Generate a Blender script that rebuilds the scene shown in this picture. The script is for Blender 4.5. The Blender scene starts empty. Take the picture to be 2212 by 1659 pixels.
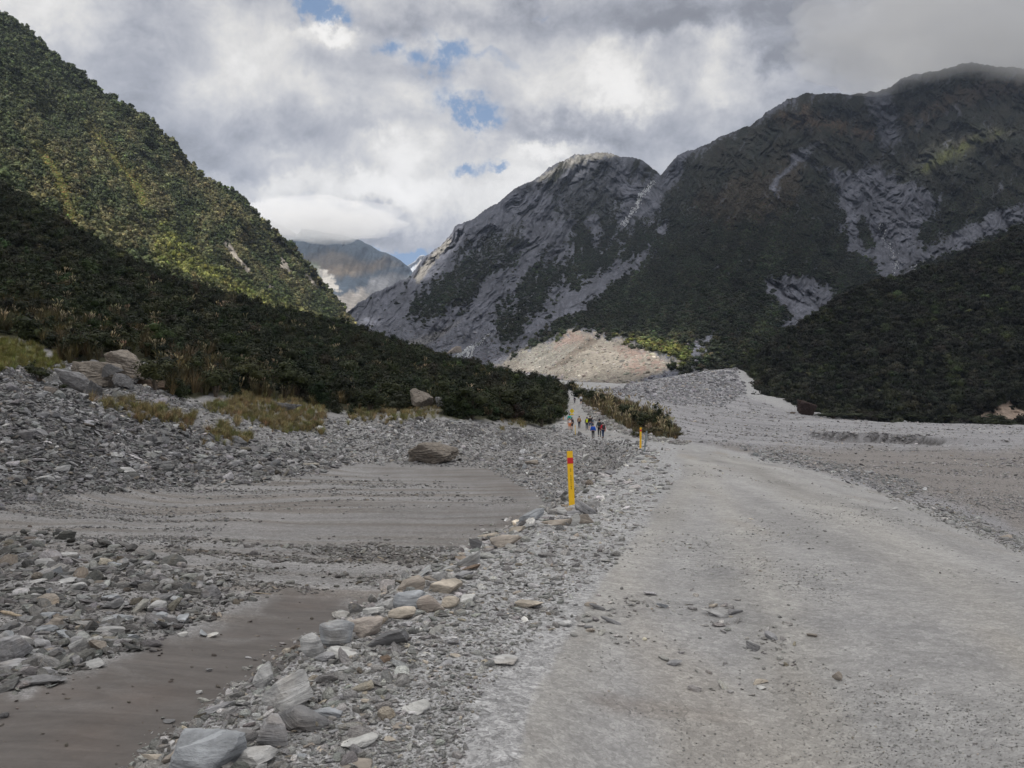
import bpy, math, random
import numpy as np
from mathutils import Vector, Matrix, Euler

C = bpy.context.scene.collection
SC = bpy.context.scene
random.seed(7)
RNG = np.random.default_rng(11)

# ------------------------------------------------------------------ camera
W_, H_, F_ = 2212.0, 1659.0, 1736.0          # working image units
PITCH = math.radians(2.33)
CAM = np.array([0.0, 0.0, 1.6])
cd = bpy.data.cameras.new("camera")
cam = bpy.data.objects.new("camera", cd)
C.objects.link(cam)
cam.location = CAM
cam.rotation_euler = (math.radians(90) + PITCH, 0, 0)
cd.sensor_width = 36.0
cd.lens = 36.0 * F_ / W_
cd.clip_start = 0.1
cd.clip_end = 60000
SC.camera = cam

# ------------------------------------------------------------------ light
SUN_DIR = np.array([-0.27, -0.60, 0.76]); SUN_DIR /= np.linalg.norm(SUN_DIR)
SUN_EL = math.asin(SUN_DIR[2])
SUN_AZ = math.atan2(SUN_DIR[0], SUN_DIR[1])     # from +Y towards +X
sl = bpy.data.lights.new("sun", 'SUN')
sl.energy = 5.0
sl.angle = math.radians(0.6)
sl.color = (1.0, 0.95, 0.87)
so = bpy.data.objects.new("sun", sl)
C.objects.link(so)
so.rotation_euler = Vector(SUN_DIR.tolist()).to_track_quat('Z', 'Y').to_euler()

SC.view_settings.view_transform = 'Standard'
SC.view_settings.look = 'None'
SC.view_settings.exposure = 0.0
SC.view_settings.gamma = 1.0
SC.cycles.max_bounces = 6
SC.cycles.diffuse_bounces = 4
SC.cycles.glossy_bounces = 2
SC.cycles.transmission_bounces = 4
SC.cycles.transparent_max_bounces = 8
SC.cycles.volume_bounces = 2
SC.cycles.use_adaptive_sampling = True
SC.cycles.caustics_reflective = False
SC.cycles.caustics_refractive = False


def cray(px, py):
    """image position -> world direction with unit forward (y) component"""
    a = (np.asarray(px, float) - W_ / 2) / F_
    b = (H_ / 2 - np.asarray(py, float)) / F_
    y = math.cos(PITCH) - b * math.sin(PITCH)
    z = math.sin(PITCH) + b * math.cos(PITCH)
    return a / y, z / y


def P(px, py, d):
    u, w = cray(px, py)
    return np.stack([u * d, np.ones_like(u) * d, CAM[2] + w * d], -1)


def proj(X, Y, Z):
    y = np.maximum(Y, 1e-3)
    u = X / y
    w = (Z - CAM[2]) / y
    c, s = math.cos(PITCH), math.sin(PITCH)
    # forward comp and up comp in camera frame
    fy = c + w * s
    b = (w * c - s) / fy
    a = u / fy
    return W_ / 2 + a * F_, H_ / 2 - b * F_


# ------------------------------------------------------------------ noise
_perm = np.random.default_rng(5).permutation(4096).astype(np.int64)
_g2 = np.random.default_rng(6).uniform(0, 2 * np.pi, 4096)
_gx, _gy = np.cos(_g2), np.sin(_g2)
_g3 = np.random.default_rng(8).normal(size=(4096, 3))
_g3 /= np.linalg.norm(_g3, axis=1)[:, None]


def _h2(i, j):
    return _perm[(_perm[i & 4095] + j) & 4095]


def pn2(x, y, seed=0):
    x = np.asarray(x, float) + seed * 37.17
    y = np.asarray(y, float) + seed * 11.73
    xi = np.floor(x).astype(np.int64); yi = np.floor(y).astype(np.int64)
    xf = x - xi; yf = y - yi
    u = xf * xf * xf * (xf * (xf * 6 - 15) + 10); v = yf * yf * yf * (yf * (yf * 6 - 15) + 10)
    def g(a, b):
        h = _h2(xi + a, yi + b)
        return _gx[h] * (xf - a) + _gy[h] * (yf - b)
    return ((g(0, 0) * (1 - u) + g(1, 0) * u) * (1 - v) + (g(0, 1) * (1 - u) + g(1, 1) * u) * v) * 1.5


def fbm(x, y, octv=4, seed=0, gain=0.5, lac=2.03):
    s = 0; a = 1.0; t = 0
    for k in range(octv):
        s = s + a * pn2(x * lac ** k, y * lac ** k, seed + k * 3)
        t += a; a *= gain
    return s / t


def ridged(x, y, octv=4, seed=0, gain=0.5):
    s = 0; a = 1.0; t = 0
    for k in range(octv):
        s = s + a * (1 - 2 * np.abs(pn2(x * 2.1 ** k, y * 2.1 ** k, seed + k * 5)))
        t += a; a *= gain
    return s / t


def pn3(p, seed=0):
    p = np.asarray(p, float) + seed * 17.31
    i = np.floor(p).astype(np.int64); f = p - i
    u = f * f * f * (f * (f * 6 - 15) + 10)
    r = 0
    for a in (0, 1):
        for b in (0, 1):
            for c in (0, 1):
                h = _perm[(_h2(i[..., 0] + a, i[..., 1] + b) + i[..., 2] + c) & 4095]
                g = _g3[h]
                d = g[..., 0] * (f[..., 0] - a) + g[..., 1] * (f[..., 1] - b) + g[..., 2] * (f[..., 2] - c)
                wt = (u[..., 0] if a else 1 - u[..., 0]) * (u[..., 1] if b else 1 - u[..., 1]) * (u[..., 2] if c else 1 - u[..., 2])
                r = r + wt * d
    return r * 1.4


def sstep(a, b, x):
    t = np.clip((x - a) / (b - a + 1e-12), 0, 1)
    return t * t * (3 - 2 * t)


def poly_sd(px, py, poly):
    """signed distance, positive inside"""
    poly = np.array(poly, float)
    n = len(poly)
    d2 = np.full(px.shape, 1e18); ins = np.zeros(px.shape, bool)
    for k in range(n):
        x0, y0 = poly[k]; x1, y1 = poly[(k + 1) % n]
        ex, ey = x1 - x0, y1 - y0
        t = np.clip(((px - x0) * ex + (py - y0) * ey) / (ex * ex + ey * ey + 1e-9), 0, 1)
        d2 = np.minimum(d2, (px - x0 - t * ex) ** 2 + (py - y0 - t * ey) ** 2)
        c = ((y0 > py) != (y1 > py))
        with np.errstate(divide='ignore', invalid='ignore'):
            xx = (x1 - x0) * (py - y0) / (y1 - y0 + 1e-12) + x0
        ins ^= c & (px < xx)
    d = np.sqrt(d2)
    return np.where(ins, d, -d)


def line_sd(px, py, pts):
    d2 = np.full(px.shape, 1e18)
    pts = np.array(pts, float)
    for k in range(len(pts) - 1):
        x0, y0 = pts[k]; x1, y1 = pts[k + 1]
        ex, ey = x1 - x0, y1 - y0
        t = np.clip(((px - x0) * ex + (py - y0) * ey) / (ex * ex + ey * ey + 1e-9), 0, 1)
        d2 = np.minimum(d2, (px - x0 - t * ex) ** 2 + (py - y0 - t * ey) ** 2)
    return np.sqrt(d2)


def pmask(px, py, poly, soft=6, amp=10, sc=22, seed=0):
    m = np.zeros(px.shape)
    q = np.array(poly, float)
    pad = soft + amp * 1.5
    box = (px > q[:, 0].min() - pad) & (px < q[:, 0].max() + pad) & (py > q[:, 1].min() - pad) & (py < q[:, 1].max() + pad)
    if not box.any():
        return m
    x, y = px[box], py[box]
    sd = poly_sd(x, y, poly) + amp * fbm(x / sc, y / sc, 4, seed, 0.6)
    m[box] = sstep(-soft, soft, sd)
    return m


class RBF:
    def __init__(self, pts, vals, power=1.0, smooth=1e-4):
        self.p = np.array(pts, float); v = np.array(vals, float)
        n = len(self.p); self.pow = power
        d = np.linalg.norm(self.p[:, None] - self.p[None], axis=2) ** power
        A = np.zeros((n + 3, n + 3)); A[:n, :n] = d - np.eye(n) * smooth
        A[:n, n] = 1; A[:n, n + 1:] = self.p; A[n, :n] = 1; A[n + 1:, :n] = self.p.T
        self.w = np.linalg.solve(A + 0, np.concatenate([v, np.zeros(3)]))
    def __call__(self, a, b):
        sh = np.shape(a); a = np.ravel(a); b = np.ravel(b)
        out = np.full(a.shape, self.w[-3]) + self.w[-2] * a + self.w[-1] * b
        for k in range(len(self.p)):
            out += self.w[k] * ((a - self.p[k, 0]) ** 2 + (b - self.p[k, 1]) ** 2) ** (self.pow / 2)
        return out.reshape(sh)


# ------------------------------------------------------------------ nodes
class NT:
    def __init__(self, tree):
        self.t = tree; self.n = tree.nodes; self.l = tree.links
    def add(self, typ, **kw):
        n = self.n.new(typ)
        for k, v in kw.items():
            setattr(n, k, v)
        return n
    def set(self, sock, v):
        if v is None: return
        if isinstance(v, bpy.types.NodeSocket): self.l.new(v, sock)
        else: sock.default_value = v
    def math(self, op, a, b=None, c=None, clamp=False):
        n = self.add('ShaderNodeMath', operation=op); n.use_clamp = clamp
        self.set(n.inputs[0], a); self.set(n.inputs[1], b)
        if c is not None: self.set(n.inputs[2], c)
        return n.outputs[0]
    def vmath(self, op, a, b=None, s=None):
        n = self.add('ShaderNodeVectorMath', operation=op)
        self.set(n.inputs[0], a)
        if b is not None: self.set(n.inputs[1], b)
        if s is not None: self.set(n.inputs['Scale'], s)
        return n.outputs['Value'] if op in ('DOT_PRODUCT', 'LENGTH', 'DISTANCE') else n.outputs[0]
    def noise(self, vec, scale, detail=3, rough=0.5, dist=0.0, dim='3D'):
        n = self.add('ShaderNodeTexNoise', noise_dimensions=dim)
        self.set(n.inputs['Vector'], vec); n.inputs['Scale'].default_value = scale
        n.inputs['Detail'].default_value = detail; n.inputs['Roughness'].default_value = rough
        n.inputs['Distortion'].default_value = dist
        return n.outputs['Fac']
    def vor(self, vec, scale, feature='F1', out='Color', rnd=1.0):
        n = self.add('ShaderNodeTexVoronoi', feature=feature)
        self.set(n.inputs['Vector'], vec); n.inputs['Scale'].default_value = scale
        n.inputs['Randomness'].default_value = rnd
        return n.outputs[out]
    def remap(self, v, a, b, c, d, smooth=False):
        n = self.add('ShaderNodeMapRange')
        if smooth: n.interpolation_type = 'SMOOTHSTEP'
        self.set(n.inputs[0], v)
        for i, x in enumerate((a, b, c, d)): n.inputs[i + 1].default_value = x
        return n.outputs[0]
    def mix(self, f, a, b, blend='MIX'):
        n = self.add('ShaderNodeMix', data_type='RGBA', blend_type=blend)
        self.set(n.inputs[0], f)
        self.set(n.inputs[6], tuple(a) + (1,) if isinstance(a, (tuple, list)) and len(a) == 3 else a)
        self.set(n.inputs[7], tuple(b) + (1,) if isinstance(b, (tuple, list)) and len(b) == 3 else b)
        return n.outputs[2]
    def scale_col(self, col, f):
        return self.vmath('SCALE', col, s=f)
    def mapping(self, vec, scale=(1, 1, 1), rot=(0, 0, 0)):
        n = self.add('ShaderNodeMapping'); self.set(n.inputs[0], vec)
        n.inputs['Scale'].default_value = scale; n.inputs['Rotation'].default_value = rot
        return n.outputs[0]
    def bump(self, h, strength, dist, normal=None):
        n = self.add('ShaderNodeBump'); self.set(n.inputs['Height'], h)
        n.inputs['Strength'].default_value = strength; n.inputs['Distance'].default_value = dist
        if normal is not None: self.set(n.inputs['Normal'], normal)
        return n.outputs[0]


def new_mat(name):
    m = bpy.data.materials.new(name); m.use_nodes = True
    nt = NT(m.node_tree); nt.n.clear()
    out = nt.add('ShaderNodeOutputMaterial')
    b = nt.add('ShaderNodeBsdfPrincipled')
    b.inputs['Specular IOR Level'].default_value = 0.25
    nt.l.new(b.outputs[0], out.inputs[0])
    return m, nt, b


def simple_mat(name, col, rough=0.7, metal=0.0, var=0.12, scale=8.0, spec=0.3):
    m, nt, b = new_mat(name)
    tc = nt.add('ShaderNodeTexCoord').outputs['Object']
    f = nt.remap(nt.noise(tc, scale, 4), 0.3, 0.7, 1 - var, 1 + var)
    rgb = nt.add('ShaderNodeRGB'); rgb.outputs[0].default_value = tuple(col) + (1,)
    nt.l.new(nt.scale_col(rgb.outputs[0], f), b.inputs['Base Color'])
    b.inputs['Roughness'].default_value = rough; b.inputs['Metallic'].default_value = metal
    b.inputs['Specular IOR Level'].default_value = spec
    return m


# ------------------------------------------------------------------ world sky
world = bpy.data.worlds.new("World"); SC.world = world; world.use_nodes = True
wn = NT(world.node_tree); wn.n.clear()
wout = wn.add('ShaderNodeOutputWorld')
sky = wn.add('ShaderNodeTexSky', sky_type='NISHITA')
sky.sun_disc = False; sky.sun_elevation = SUN_EL; sky.sun_rotation = SUN_AZ % (2 * math.pi)
sky.air_density = 1.0; sky.dust_density = 1.0; sky.ozone_density = 1.2
D = wn.add('ShaderNodeTexCoord').outputs['Generated']
D = wn.vmath('NORMALIZE', D)
# cloud field: billowing noise on the view direction, flattened towards the horizon
sep = wn.add('ShaderNodeSeparateXYZ'); wn.l.new(D, sep.inputs[0])


def warped(vec, scale, amt, det=6, rough=.6):
    w = wn.add('ShaderNodeTexNoise'); wn.l.new(vec, w.inputs['Vector']); w.inputs['Scale'].default_value = scale
    w.inputs['Detail'].default_value = det; w.inputs['Roughness'].default_value = rough
    return wn.vmath('ADD', vec, wn.vmath('SCALE', wn.vmath('SUBTRACT', w.outputs['Color'], (0.5, 0.5, 0.5)), s=amt))


DW = warped(D, 6.0, 0.20, 8, .62)                 # ragged edges for the placed masses
DM = wn.mapping(warped(D, 4.0, 0.10, 4, .5), (1.0, 1.0, 1.35))


def dirv(px, py):
    u, w = cray(px, py); v = np.array([float(u), 1.0, float(w)]); return v / np.linalg.norm(v)


def blob(px, py, rx, ry, src=None):
    """soft patch of sky around one direction, radii in picture units"""
    d = dirv(px, py)
    right = np.cross(d, [0, 0, 1]); right /= np.linalg.norm(right)
    up = np.cross(right, d)
    off = wn.vmath('SUBTRACT', src or DW, tuple(d))
    a = wn.math('MULTIPLY', wn.vmath('DOT_PRODUCT', off, tuple(right)), F_ / rx)
    b = wn.math('MULTIPLY', wn.vmath('DOT_PRODUCT', off, tuple(up)), F_ / ry)
    c = wn.math('MULTIPLY', wn.vmath('DOT_PRODUCT', off, tuple(d)), 1.5)
    r2 = wn.math('ADD', wn.math('ADD', wn.math('MULTIPLY', a, a), wn.math('MULTIPLY', b, b)), wn.math('MULTIPLY', c, c))
    return wn.math('EXPONENT', wn.math('MULTIPLY', r2, -1.0))


def addup(items):
    s = None
    for v, k in items:
        t = wn.math('MULTIPLY', v, k)
        s = t if s is None else wn.math('ADD', s, t)
    return s


def billow(scale, det, rough, dist=0.0):
    n = wn.noise(DM, scale, det, rough, dist)
    return wn.math('SUBTRACT', 1.0, wn.math('MULTIPLY', wn.math('ABSOLUTE', wn.math('SUBTRACT', n, 0.5)), 7.0))


fine = wn.remap(wn.noise(DM, 11.0, 8, 0.62, 0.2), 0.3, 0.7, -1, 1)
med = wn.remap(wn.noise(DM, 5.0, 6, 0.55, 0.2), 0.3, 0.7, -1, 1)
puff = wn.math('MULTIPLY', billow(17.0, 4, .55, .4), wn.math('ADD', .5, wn.math('MULTIPLY', med, .5)))
puff2 = billow(38.0, 4, .6, .3)
bright = addup([
    (blob(850, 375, 90, 34), 0.40), (blob(870, 300, 80, 40), 0.24), (blob(660, 385, 110, 34), 0.24), (blob(745, 70, 50, 16), 0.34), (blob(700, 85, 60, 30), .16),
    (blob(1325, 215, 60, 44), 0.34), (blob(1300, 150, 90, 40), 0.14), (blob(1180, 335, 70, 22), 0.30), (blob(1560, 150, 70, 40), 0.20), (blob(1080, 400, 90, 50), .18), (blob(940, 440, 150, 50), .12),
    (blob(60, 20, 140, 50), 0.24), (blob(560, 60, 90, 60), 0.18), (blob(640, 180, 70, 40), .16), (blob(580, 440, 120, 26), .14), (blob(1150, 200, 60, 36), .10),
    (blob(960, 205, 50, 30), 0.12), (blob(1690, 165, 60, 30), 0.14), (blob(640, 320, 60, 18), .12), (blob(480, 200, 100, 60), .06), (blob(770, 200, 70, 30), .10),
    (blob(250, 110, 150, 130), -0.10), (blob(480, 290, 180, 50), -0.09), (blob(720, 490, 240, 26), -0.16), (blob(950, 490, 120, 30), -.06), (blob(560, 350, 120, 22), -.07),
    (blob(1210, 285, 110, 26), -0.16), (blob(2050, 20, 480, 120), -0.17), (blob(2180, 130, 180, 90), -0.08), (blob(1900, 150, 120, 40), .05),
    (blob(1600, 20, 260, 60), -0.10), (blob(1120, 50, 260, 40), -0.12), (blob(1560, 290, 130, 60), -0.10), (blob(1450, 90, 120, 30), -.10),
    (blob(790, 430, 70, 14), -0.14), (blob(900, 60, 130, 30), -0.08), (blob(1760, 90, 110, 40), -0.08), (blob(1430, 260, 50, 50), -.08), (blob(840, 240, 60, 16), -.08),
])
lum = wn.math('ADD', 0.48, wn.math('MULTIPLY', bright, 1.5))
lum = wn.math('ADD', lum, wn.math('MULTIPLY', fine, 0.155))
lum = wn.math('ADD', lum, wn.math('MULTIPLY', med, 0.06))
lum = wn.math('ADD', lum, wn.math('MULTIPLY', puff, 0.075))
lum = wn.math('ADD', lum, wn.math('MULTIPLY', puff2, 0.022))
# soft shoulder: cloud tops do not run away to pure white
lum = wn.math('MAXIMUM', lum, wn.math('ADD', .17, wn.math('MULTIPLY', lum, .32)))
lum = wn.math('MINIMUM', lum, wn.math('ADD', .64, wn.math('MULTIPLY', lum, .28)))
# overcast sky is brighter overhead than at the horizon
zen = wn.remap(sep.outputs[2], 0.47, 0.85, 1.0, 2.5, True)
lum = wn.math('MULTIPLY', lum, zen)
cool = wn.mix(wn.remap(lum, 0.36, 0.72, 0, 1), (0.935, 0.955, 1.06), (1.03, 1.0, 0.955))
ccol = wn.scale_col(cool, lum)
DH = warped(D, 9.0, 0.11, 8, .65)
holes = addup([
    (blob(680, 12, 70, 30, DH), 1.5), (blob(735, 32, 40, 18, DH), 1.0), (blob(650, 40, 16, 16, DH), .6), (blob(955, 108, 46, 30, DH), 1.0), (blob(868, 150, 56, 20, DH), .95), (blob(950, 155, 46, 22, DH), .75),
    (blob(1005, 240, 58, 26, DH), 1.5), (blob(1025, 265, 34, 16, DH), 1.0), (blob(1002, 357, 34, 13, DH), 1.3), (blob(1068, 350, 32, 10, DH), 1.1),
    (blob(1065, 125, 60, 12, DH), .55), (blob(885, 545, 70, 17, DH), 2.6), (blob(830, 552, 36, 12, DH), 1.0), (blob(1165, 28, 24, 8, DH), .6), (blob(930, 190, 60, 20, DH), .35),
])
hn = wn.math('MULTIPLY', holes, wn.remap(wn.noise(D, 34.0, 7, 0.66, 0.2), 0.36, 0.66, 0.35, 1.45))
hole = wn.remap(hn, 0.15, 1.15, 0.0, 0.9, True)
bluec = wn.mix(0.75, wn.scale_col(sky.outputs[0], 0.10), (0.135, 0.265, 0.49))
wcol = wn.mix(hole, ccol, bluec)
# a grey-green darker band all round below the skyline
wcol = wn.mix(wn.remap(sep.outputs[2], -0.05, 0.03, 1, 0, True), wcol, (0.16, 0.17, 0.18))
bg = wn.add('ShaderNodeBackground')
wn.l.new(wcol, bg.inputs['Color']); bg.inputs['Strength'].default_value = 1.0
wn.l.new(bg.outputs[0], wout.inputs[0])
world.cycles.sampling_method = 'MANUAL'; world.cycles.sample_map_resolution = 256


# ------------------------------------------------------------------ mesh helpers
def tag(o, label=None, cat=None, group=None, kind=None):
    if label: o['label'] = label
    if cat: o['category'] = cat
    if group: o['group'] = group
    if kind: o['kind'] = kind
    return o


def mesh_np(name, V, Fq, cols=None, smooth=True, mat=None):
    me = bpy.data.meshes.new(name)
    V = np.ascontiguousarray(V, np.float32); Fq = np.ascontiguousarray(Fq, np.int32)
    n, k = Fq.shape
    me.vertices.add(len(V)); me.vertices.foreach_set('co', V.ravel())
    me.loops.add(n * k); me.loops.foreach_set('vertex_index', Fq.ravel())
    me.polygons.add(n)
    me.polygons.foreach_set('loop_start', np.arange(0, n * k, k, dtype=np.int32))
    me.polygons.foreach_set('use_smooth', np.full(n, smooth))
    me.update(calc_edges=True)
    if cols is not None:
        a = me.attributes.new('Col', 'FLOAT_COLOR', 'POINT')
        cc = np.ones((len(V), 4), np.float32); cc[:, :3] = cols
        a.data.foreach_set('color', cc.ravel())
    if mat: me.materials.append(mat)
    return me


def link(name, me, parent=None, loc=None):
    o = bpy.data.objects.new(name, me); C.objects.link(o)
    if parent is not None: o.parent = parent
    if loc is not None: o.location = loc
    return o


def grid_faces(nr, nc):
    r, c = np.meshgrid(np.arange(nr - 1), np.arange(nc - 1), indexing='ij')
    a = (r * nc + c).ravel()
    return np.stack([a, a + 1, a + nc + 1, a + nc], 1)


def terrain_mat(name, s_lo, s_mid, s_hi, bumpd, vlo=0.15, vmid=0.25, vhi=0.3, stretch=None):
    m, nt, b = new_mat(name)
    tc = nt.add('ShaderNodeTexCoord').outputs['Object']
    if stretch: tc = nt.mapping(tc, stretch)
    col = nt.add('ShaderNodeAttribute', attribute_name='Col').outputs['Color']
    n1 = nt.noise(tc, s_lo, 4, 0.6); n2 = nt.noise(tc, s_mid, 5, 0.65); n3 = nt.noise(tc, s_hi, 4, 0.7)
    f = nt.math('MULTIPLY', nt.remap(n1, 0.3, 0.7, 1 - vlo, 1 + vlo), nt.remap(n2, 0.3, 0.7, 1 - vmid, 1 + vmid))
    f = nt.math('MULTIPLY', f, nt.remap(n3, 0.3, 0.7, 1 - vhi, 1 + vhi))
    nt.l.new(nt.scale_col(col, f), b.inputs['Base Color'])
    h = nt.math('ADD', nt.math('MULTIPLY', n2, 1.0), nt.math('MULTIPLY', n3, 0.45))
    nt.l.new(nt.bump(h, 0.9, bumpd), b.inputs['Normal'])
    b.inputs['Roughness'].default_value = 0.95
    b.inputs['Specular IOR Level'].default_value = 0.1
    return m


# ------------------------------------------------------------------ geometry-node scatter
def scatter(name, pts, rot, scl, tint, protos, label, cat, kind='stuff'):
    """one object whose geometry nodes put a copy of one of the meshes on every point"""
    n = len(pts)
    me = bpy.data.meshes.new(name)
    me.vertices.add(n); me.vertices.foreach_set('co', np.ascontiguousarray(pts, np.float32).ravel())
    for nm, arr in (('rot', rot), ('scl', scl)):
        a = me.attributes.new(nm, 'FLOAT_VECTOR', 'POINT'); a.data.foreach_set('vector', np.ascontiguousarray(arr, np.float32).ravel())
    a = me.attributes.new('tint', 'FLOAT_COLOR', 'POINT')
    cc = np.ones((n, 4), np.float32); cc[:, :3] = tint; a.data.foreach_set('color', cc.ravel())
    a = me.attributes.new('pick', 'INT', 'POINT'); a.data.foreach_set('value', RNG.integers(0, len(protos), n).astype(np.int32))
    o = link(name, me)
    g = bpy.data.node_groups.new(name + '_nodes', 'GeometryNodeTree')
    g.interface.new_socket('Geometry', in_out='INPUT', socket_type='NodeSocketGeometry')
    g.interface.new_socket('Geometry', in_out='OUTPUT', socket_type='NodeSocketGeometry')
    nn, ll = g.nodes, g.links
    gi = nn.new('NodeGroupInput'); go = nn.new('NodeGroupOutput')
    iop = nn.new('GeometryNodeInstanceOnPoints')
    m2p = nn.new('GeometryNodeMeshToPoints')
    ll.new(gi.outputs[0], m2p.inputs['Mesh']); ll.new(m2p.outputs[0], iop.inputs['Points'])
    jn = nn.new('GeometryNodeJoinGeometry')
    for p in reversed(protos):
        oi = nn.new('GeometryNodeObjectInfo'); oi.inputs['Object'].default_value = p
        oi.inputs['As Instance'].default_value = True
        ll.new(oi.outputs['Geometry'], jn.inputs[0])
    ll.new(jn.outputs[0], iop.inputs['Instance'])
    iop.inputs['Pick Instance'].default_value = True
    def na(nm, dt):
        q = nn.new('GeometryNodeInputNamedAttribute'); q.data_type = dt; q.inputs['Name'].default_value = nm
        return [s for s in q.outputs if s.enabled][0]
    ll.new(na('pick', 'INT'), iop.inputs['Instance Index'])
    e2r = nn.new('FunctionNodeEulerToRotation'); ll.new(na('rot', 'FLOAT_VECTOR'), e2r.inputs[0])
    ll.new(e2r.outputs[0], iop.inputs['Rotation'])
    ll.new(na('scl', 'FLOAT_VECTOR'), iop.inputs['Scale'])
    ll.new(iop.outputs[0], go.inputs[0])
    md = o.modifiers.new('scatter', 'NODES'); md.node_group = g
    tag(o, label, cat, kind=kind)
    return o


def proto(name, me):
    return bpy.data.objects.new(name, me)       # data only: never linked to the scene


# ------------------------------------------------------------------ prototypes
def leaf_cloud(name, n, leaf, seed, shape='round', mat=None, ht=1.0, core=0.62):
    """crown of many small leaf faces filling an uneven lobed volume about 1 wide and ht high, base at z=0"""
    r = np.random.default_rng(seed)
    nl = r.integers(4, 8)
    if shape == 'round':
        lc = np.stack([r.uniform(-.26, .26, nl), r.uniform(-.26, .26, nl), r.uniform(.25, .72, nl) * ht], 1)
        lr = r.uniform(.17, .30, nl)
    else:
        lc = np.stack([r.uniform(-.15, .15, nl), r.uniform(-.15, .15, nl), np.linspace(.15, .9, nl) * ht], 1)
        lr = np.linspace(.34, .10, nl)
    pick = r.choice(nl, n, p=lr ** 2 / (lr ** 2).sum())
    d = r.normal(size=(n, 3)); d /= np.linalg.norm(d, axis=1)[:, None]
    d[:, 2] = np.abs(d[:, 2]) * np.where(r.random(n) < .8, 1, -1)
    rad = lr[pick] * r.uniform(.55, 1.12, n) ** 0.6
    c = lc[pick] + d * rad[:, None] * np.array([1, 1, .85])
    c[:, 2] = np.maximum(c[:, 2], .02)
    nrm = d + r.normal(size=(n, 3)) * .55 + np.array([0, 0, .35]); nrm /= np.linalg.norm(nrm, axis=1)[:, None]
    t = np.cross(nrm, r.normal(size=(n, 3))); t /= np.linalg.norm(t, axis=1)[:, None]
    b = np.cross(nrm, t)
    s = leaf * r.uniform(.6, 1.35, n)[:, None]
    V = np.stack([c - t * s, c + b * s * .55, c + t * s, c - b * s * .55], 1).reshape(-1, 3)
    Fq = np.arange(4 * n).reshape(-1, 4)
    # inner twiggy mass so that the crown is not see-through
    k = 0
    vs, fs = [V], [Fq]
    off = len(V)
    for i in range(nl):
        vv, ff = ico(1)
        dd = vv * (1 + .25 * pn3(vv * 2.1 + i * 3, seed)[:, None])
        vv = lc[i] + dd * lr[i] * core * np.array([1, 1, .85])
        vs.append(vv); fs.append(np.concatenate([ff, ff[:, 2:3]], 1) + off); off += len(vv)
    V = np.concatenate(vs)
    me = bpy.data.meshes.new(name)
    faces = [tuple(q) for q in Fq.tolist()]
    for f in fs[1:]:
        faces += [tuple(q[:3]) for q in f.tolist()]
    me.from_pydata(V.tolist(), [], faces)
    me.update()
    if mat: me.materials.append(mat)
    return me


_ico = {}
def ico(sub):
    if sub in _ico: return _ico[sub]
    import bmesh
    bm = bmesh.new(); bmesh.ops.create_icosphere(bm, subdivisions=sub, radius=1.0)
    bm.verts.index_update()
    v = np.array([x.co[:] for x in bm.verts]); f = np.array([[x.index for x in q.verts] for q in bm.faces])
    bm.free(); _ico[sub] = (v, f); return v, f


def rock_verts(seed, sub, dims, planes=11, rounding=14.0, rough=0.05, strata=0.03, top_flat=False):
    """angular boulder: soft intersection of random half-spaces, with bedding ledges and grain"""
    r = np.random.default_rng(seed)
    v, f = ico(sub)
    n = r.normal(size=(planes, 3)); n /= np.linalg.norm(n, axis=1)[:, None]
    n = np.concatenate([n, [[0, 0, 1], [0, 0, -1]] + r.normal(size=(2, 3)) * .14]); n /= np.linalg.norm(n, axis=1)[:, None]
    h = np.concatenate([r.uniform(.68, 1.02, planes), r.uniform(.6, .85, 2)])
    dn = np.maximum(v @ n.T, 1e-3) / h
    rad = (np.sum(dn ** rounding, 1)) ** (-1.0 / rounding)
    p = v * rad[:, None]
    bed = n[-2]
    if strata:
        q = p @ bed * 9 + pn3(p * 1.7, seed) * .8
        p = p * (1 + strata * (np.abs((q % 1) - .5) * 2 - .5) * (1 - np.abs(v @ bed))[:, None].clip(0, 1)[:, 0])[:, None]
    p = p * (1 + rough * pn3(p * 2.3, seed + 1) + rough * .5 * pn3(p * 6.1, seed + 2))[:, None]
    ext = (p.max(0) - p.min(0)) / 2; cen = (p.max(0) + p.min(0)) / 2
    p = (p - cen) / ext * (np.array(dims) / 2)
    return p, f


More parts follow.
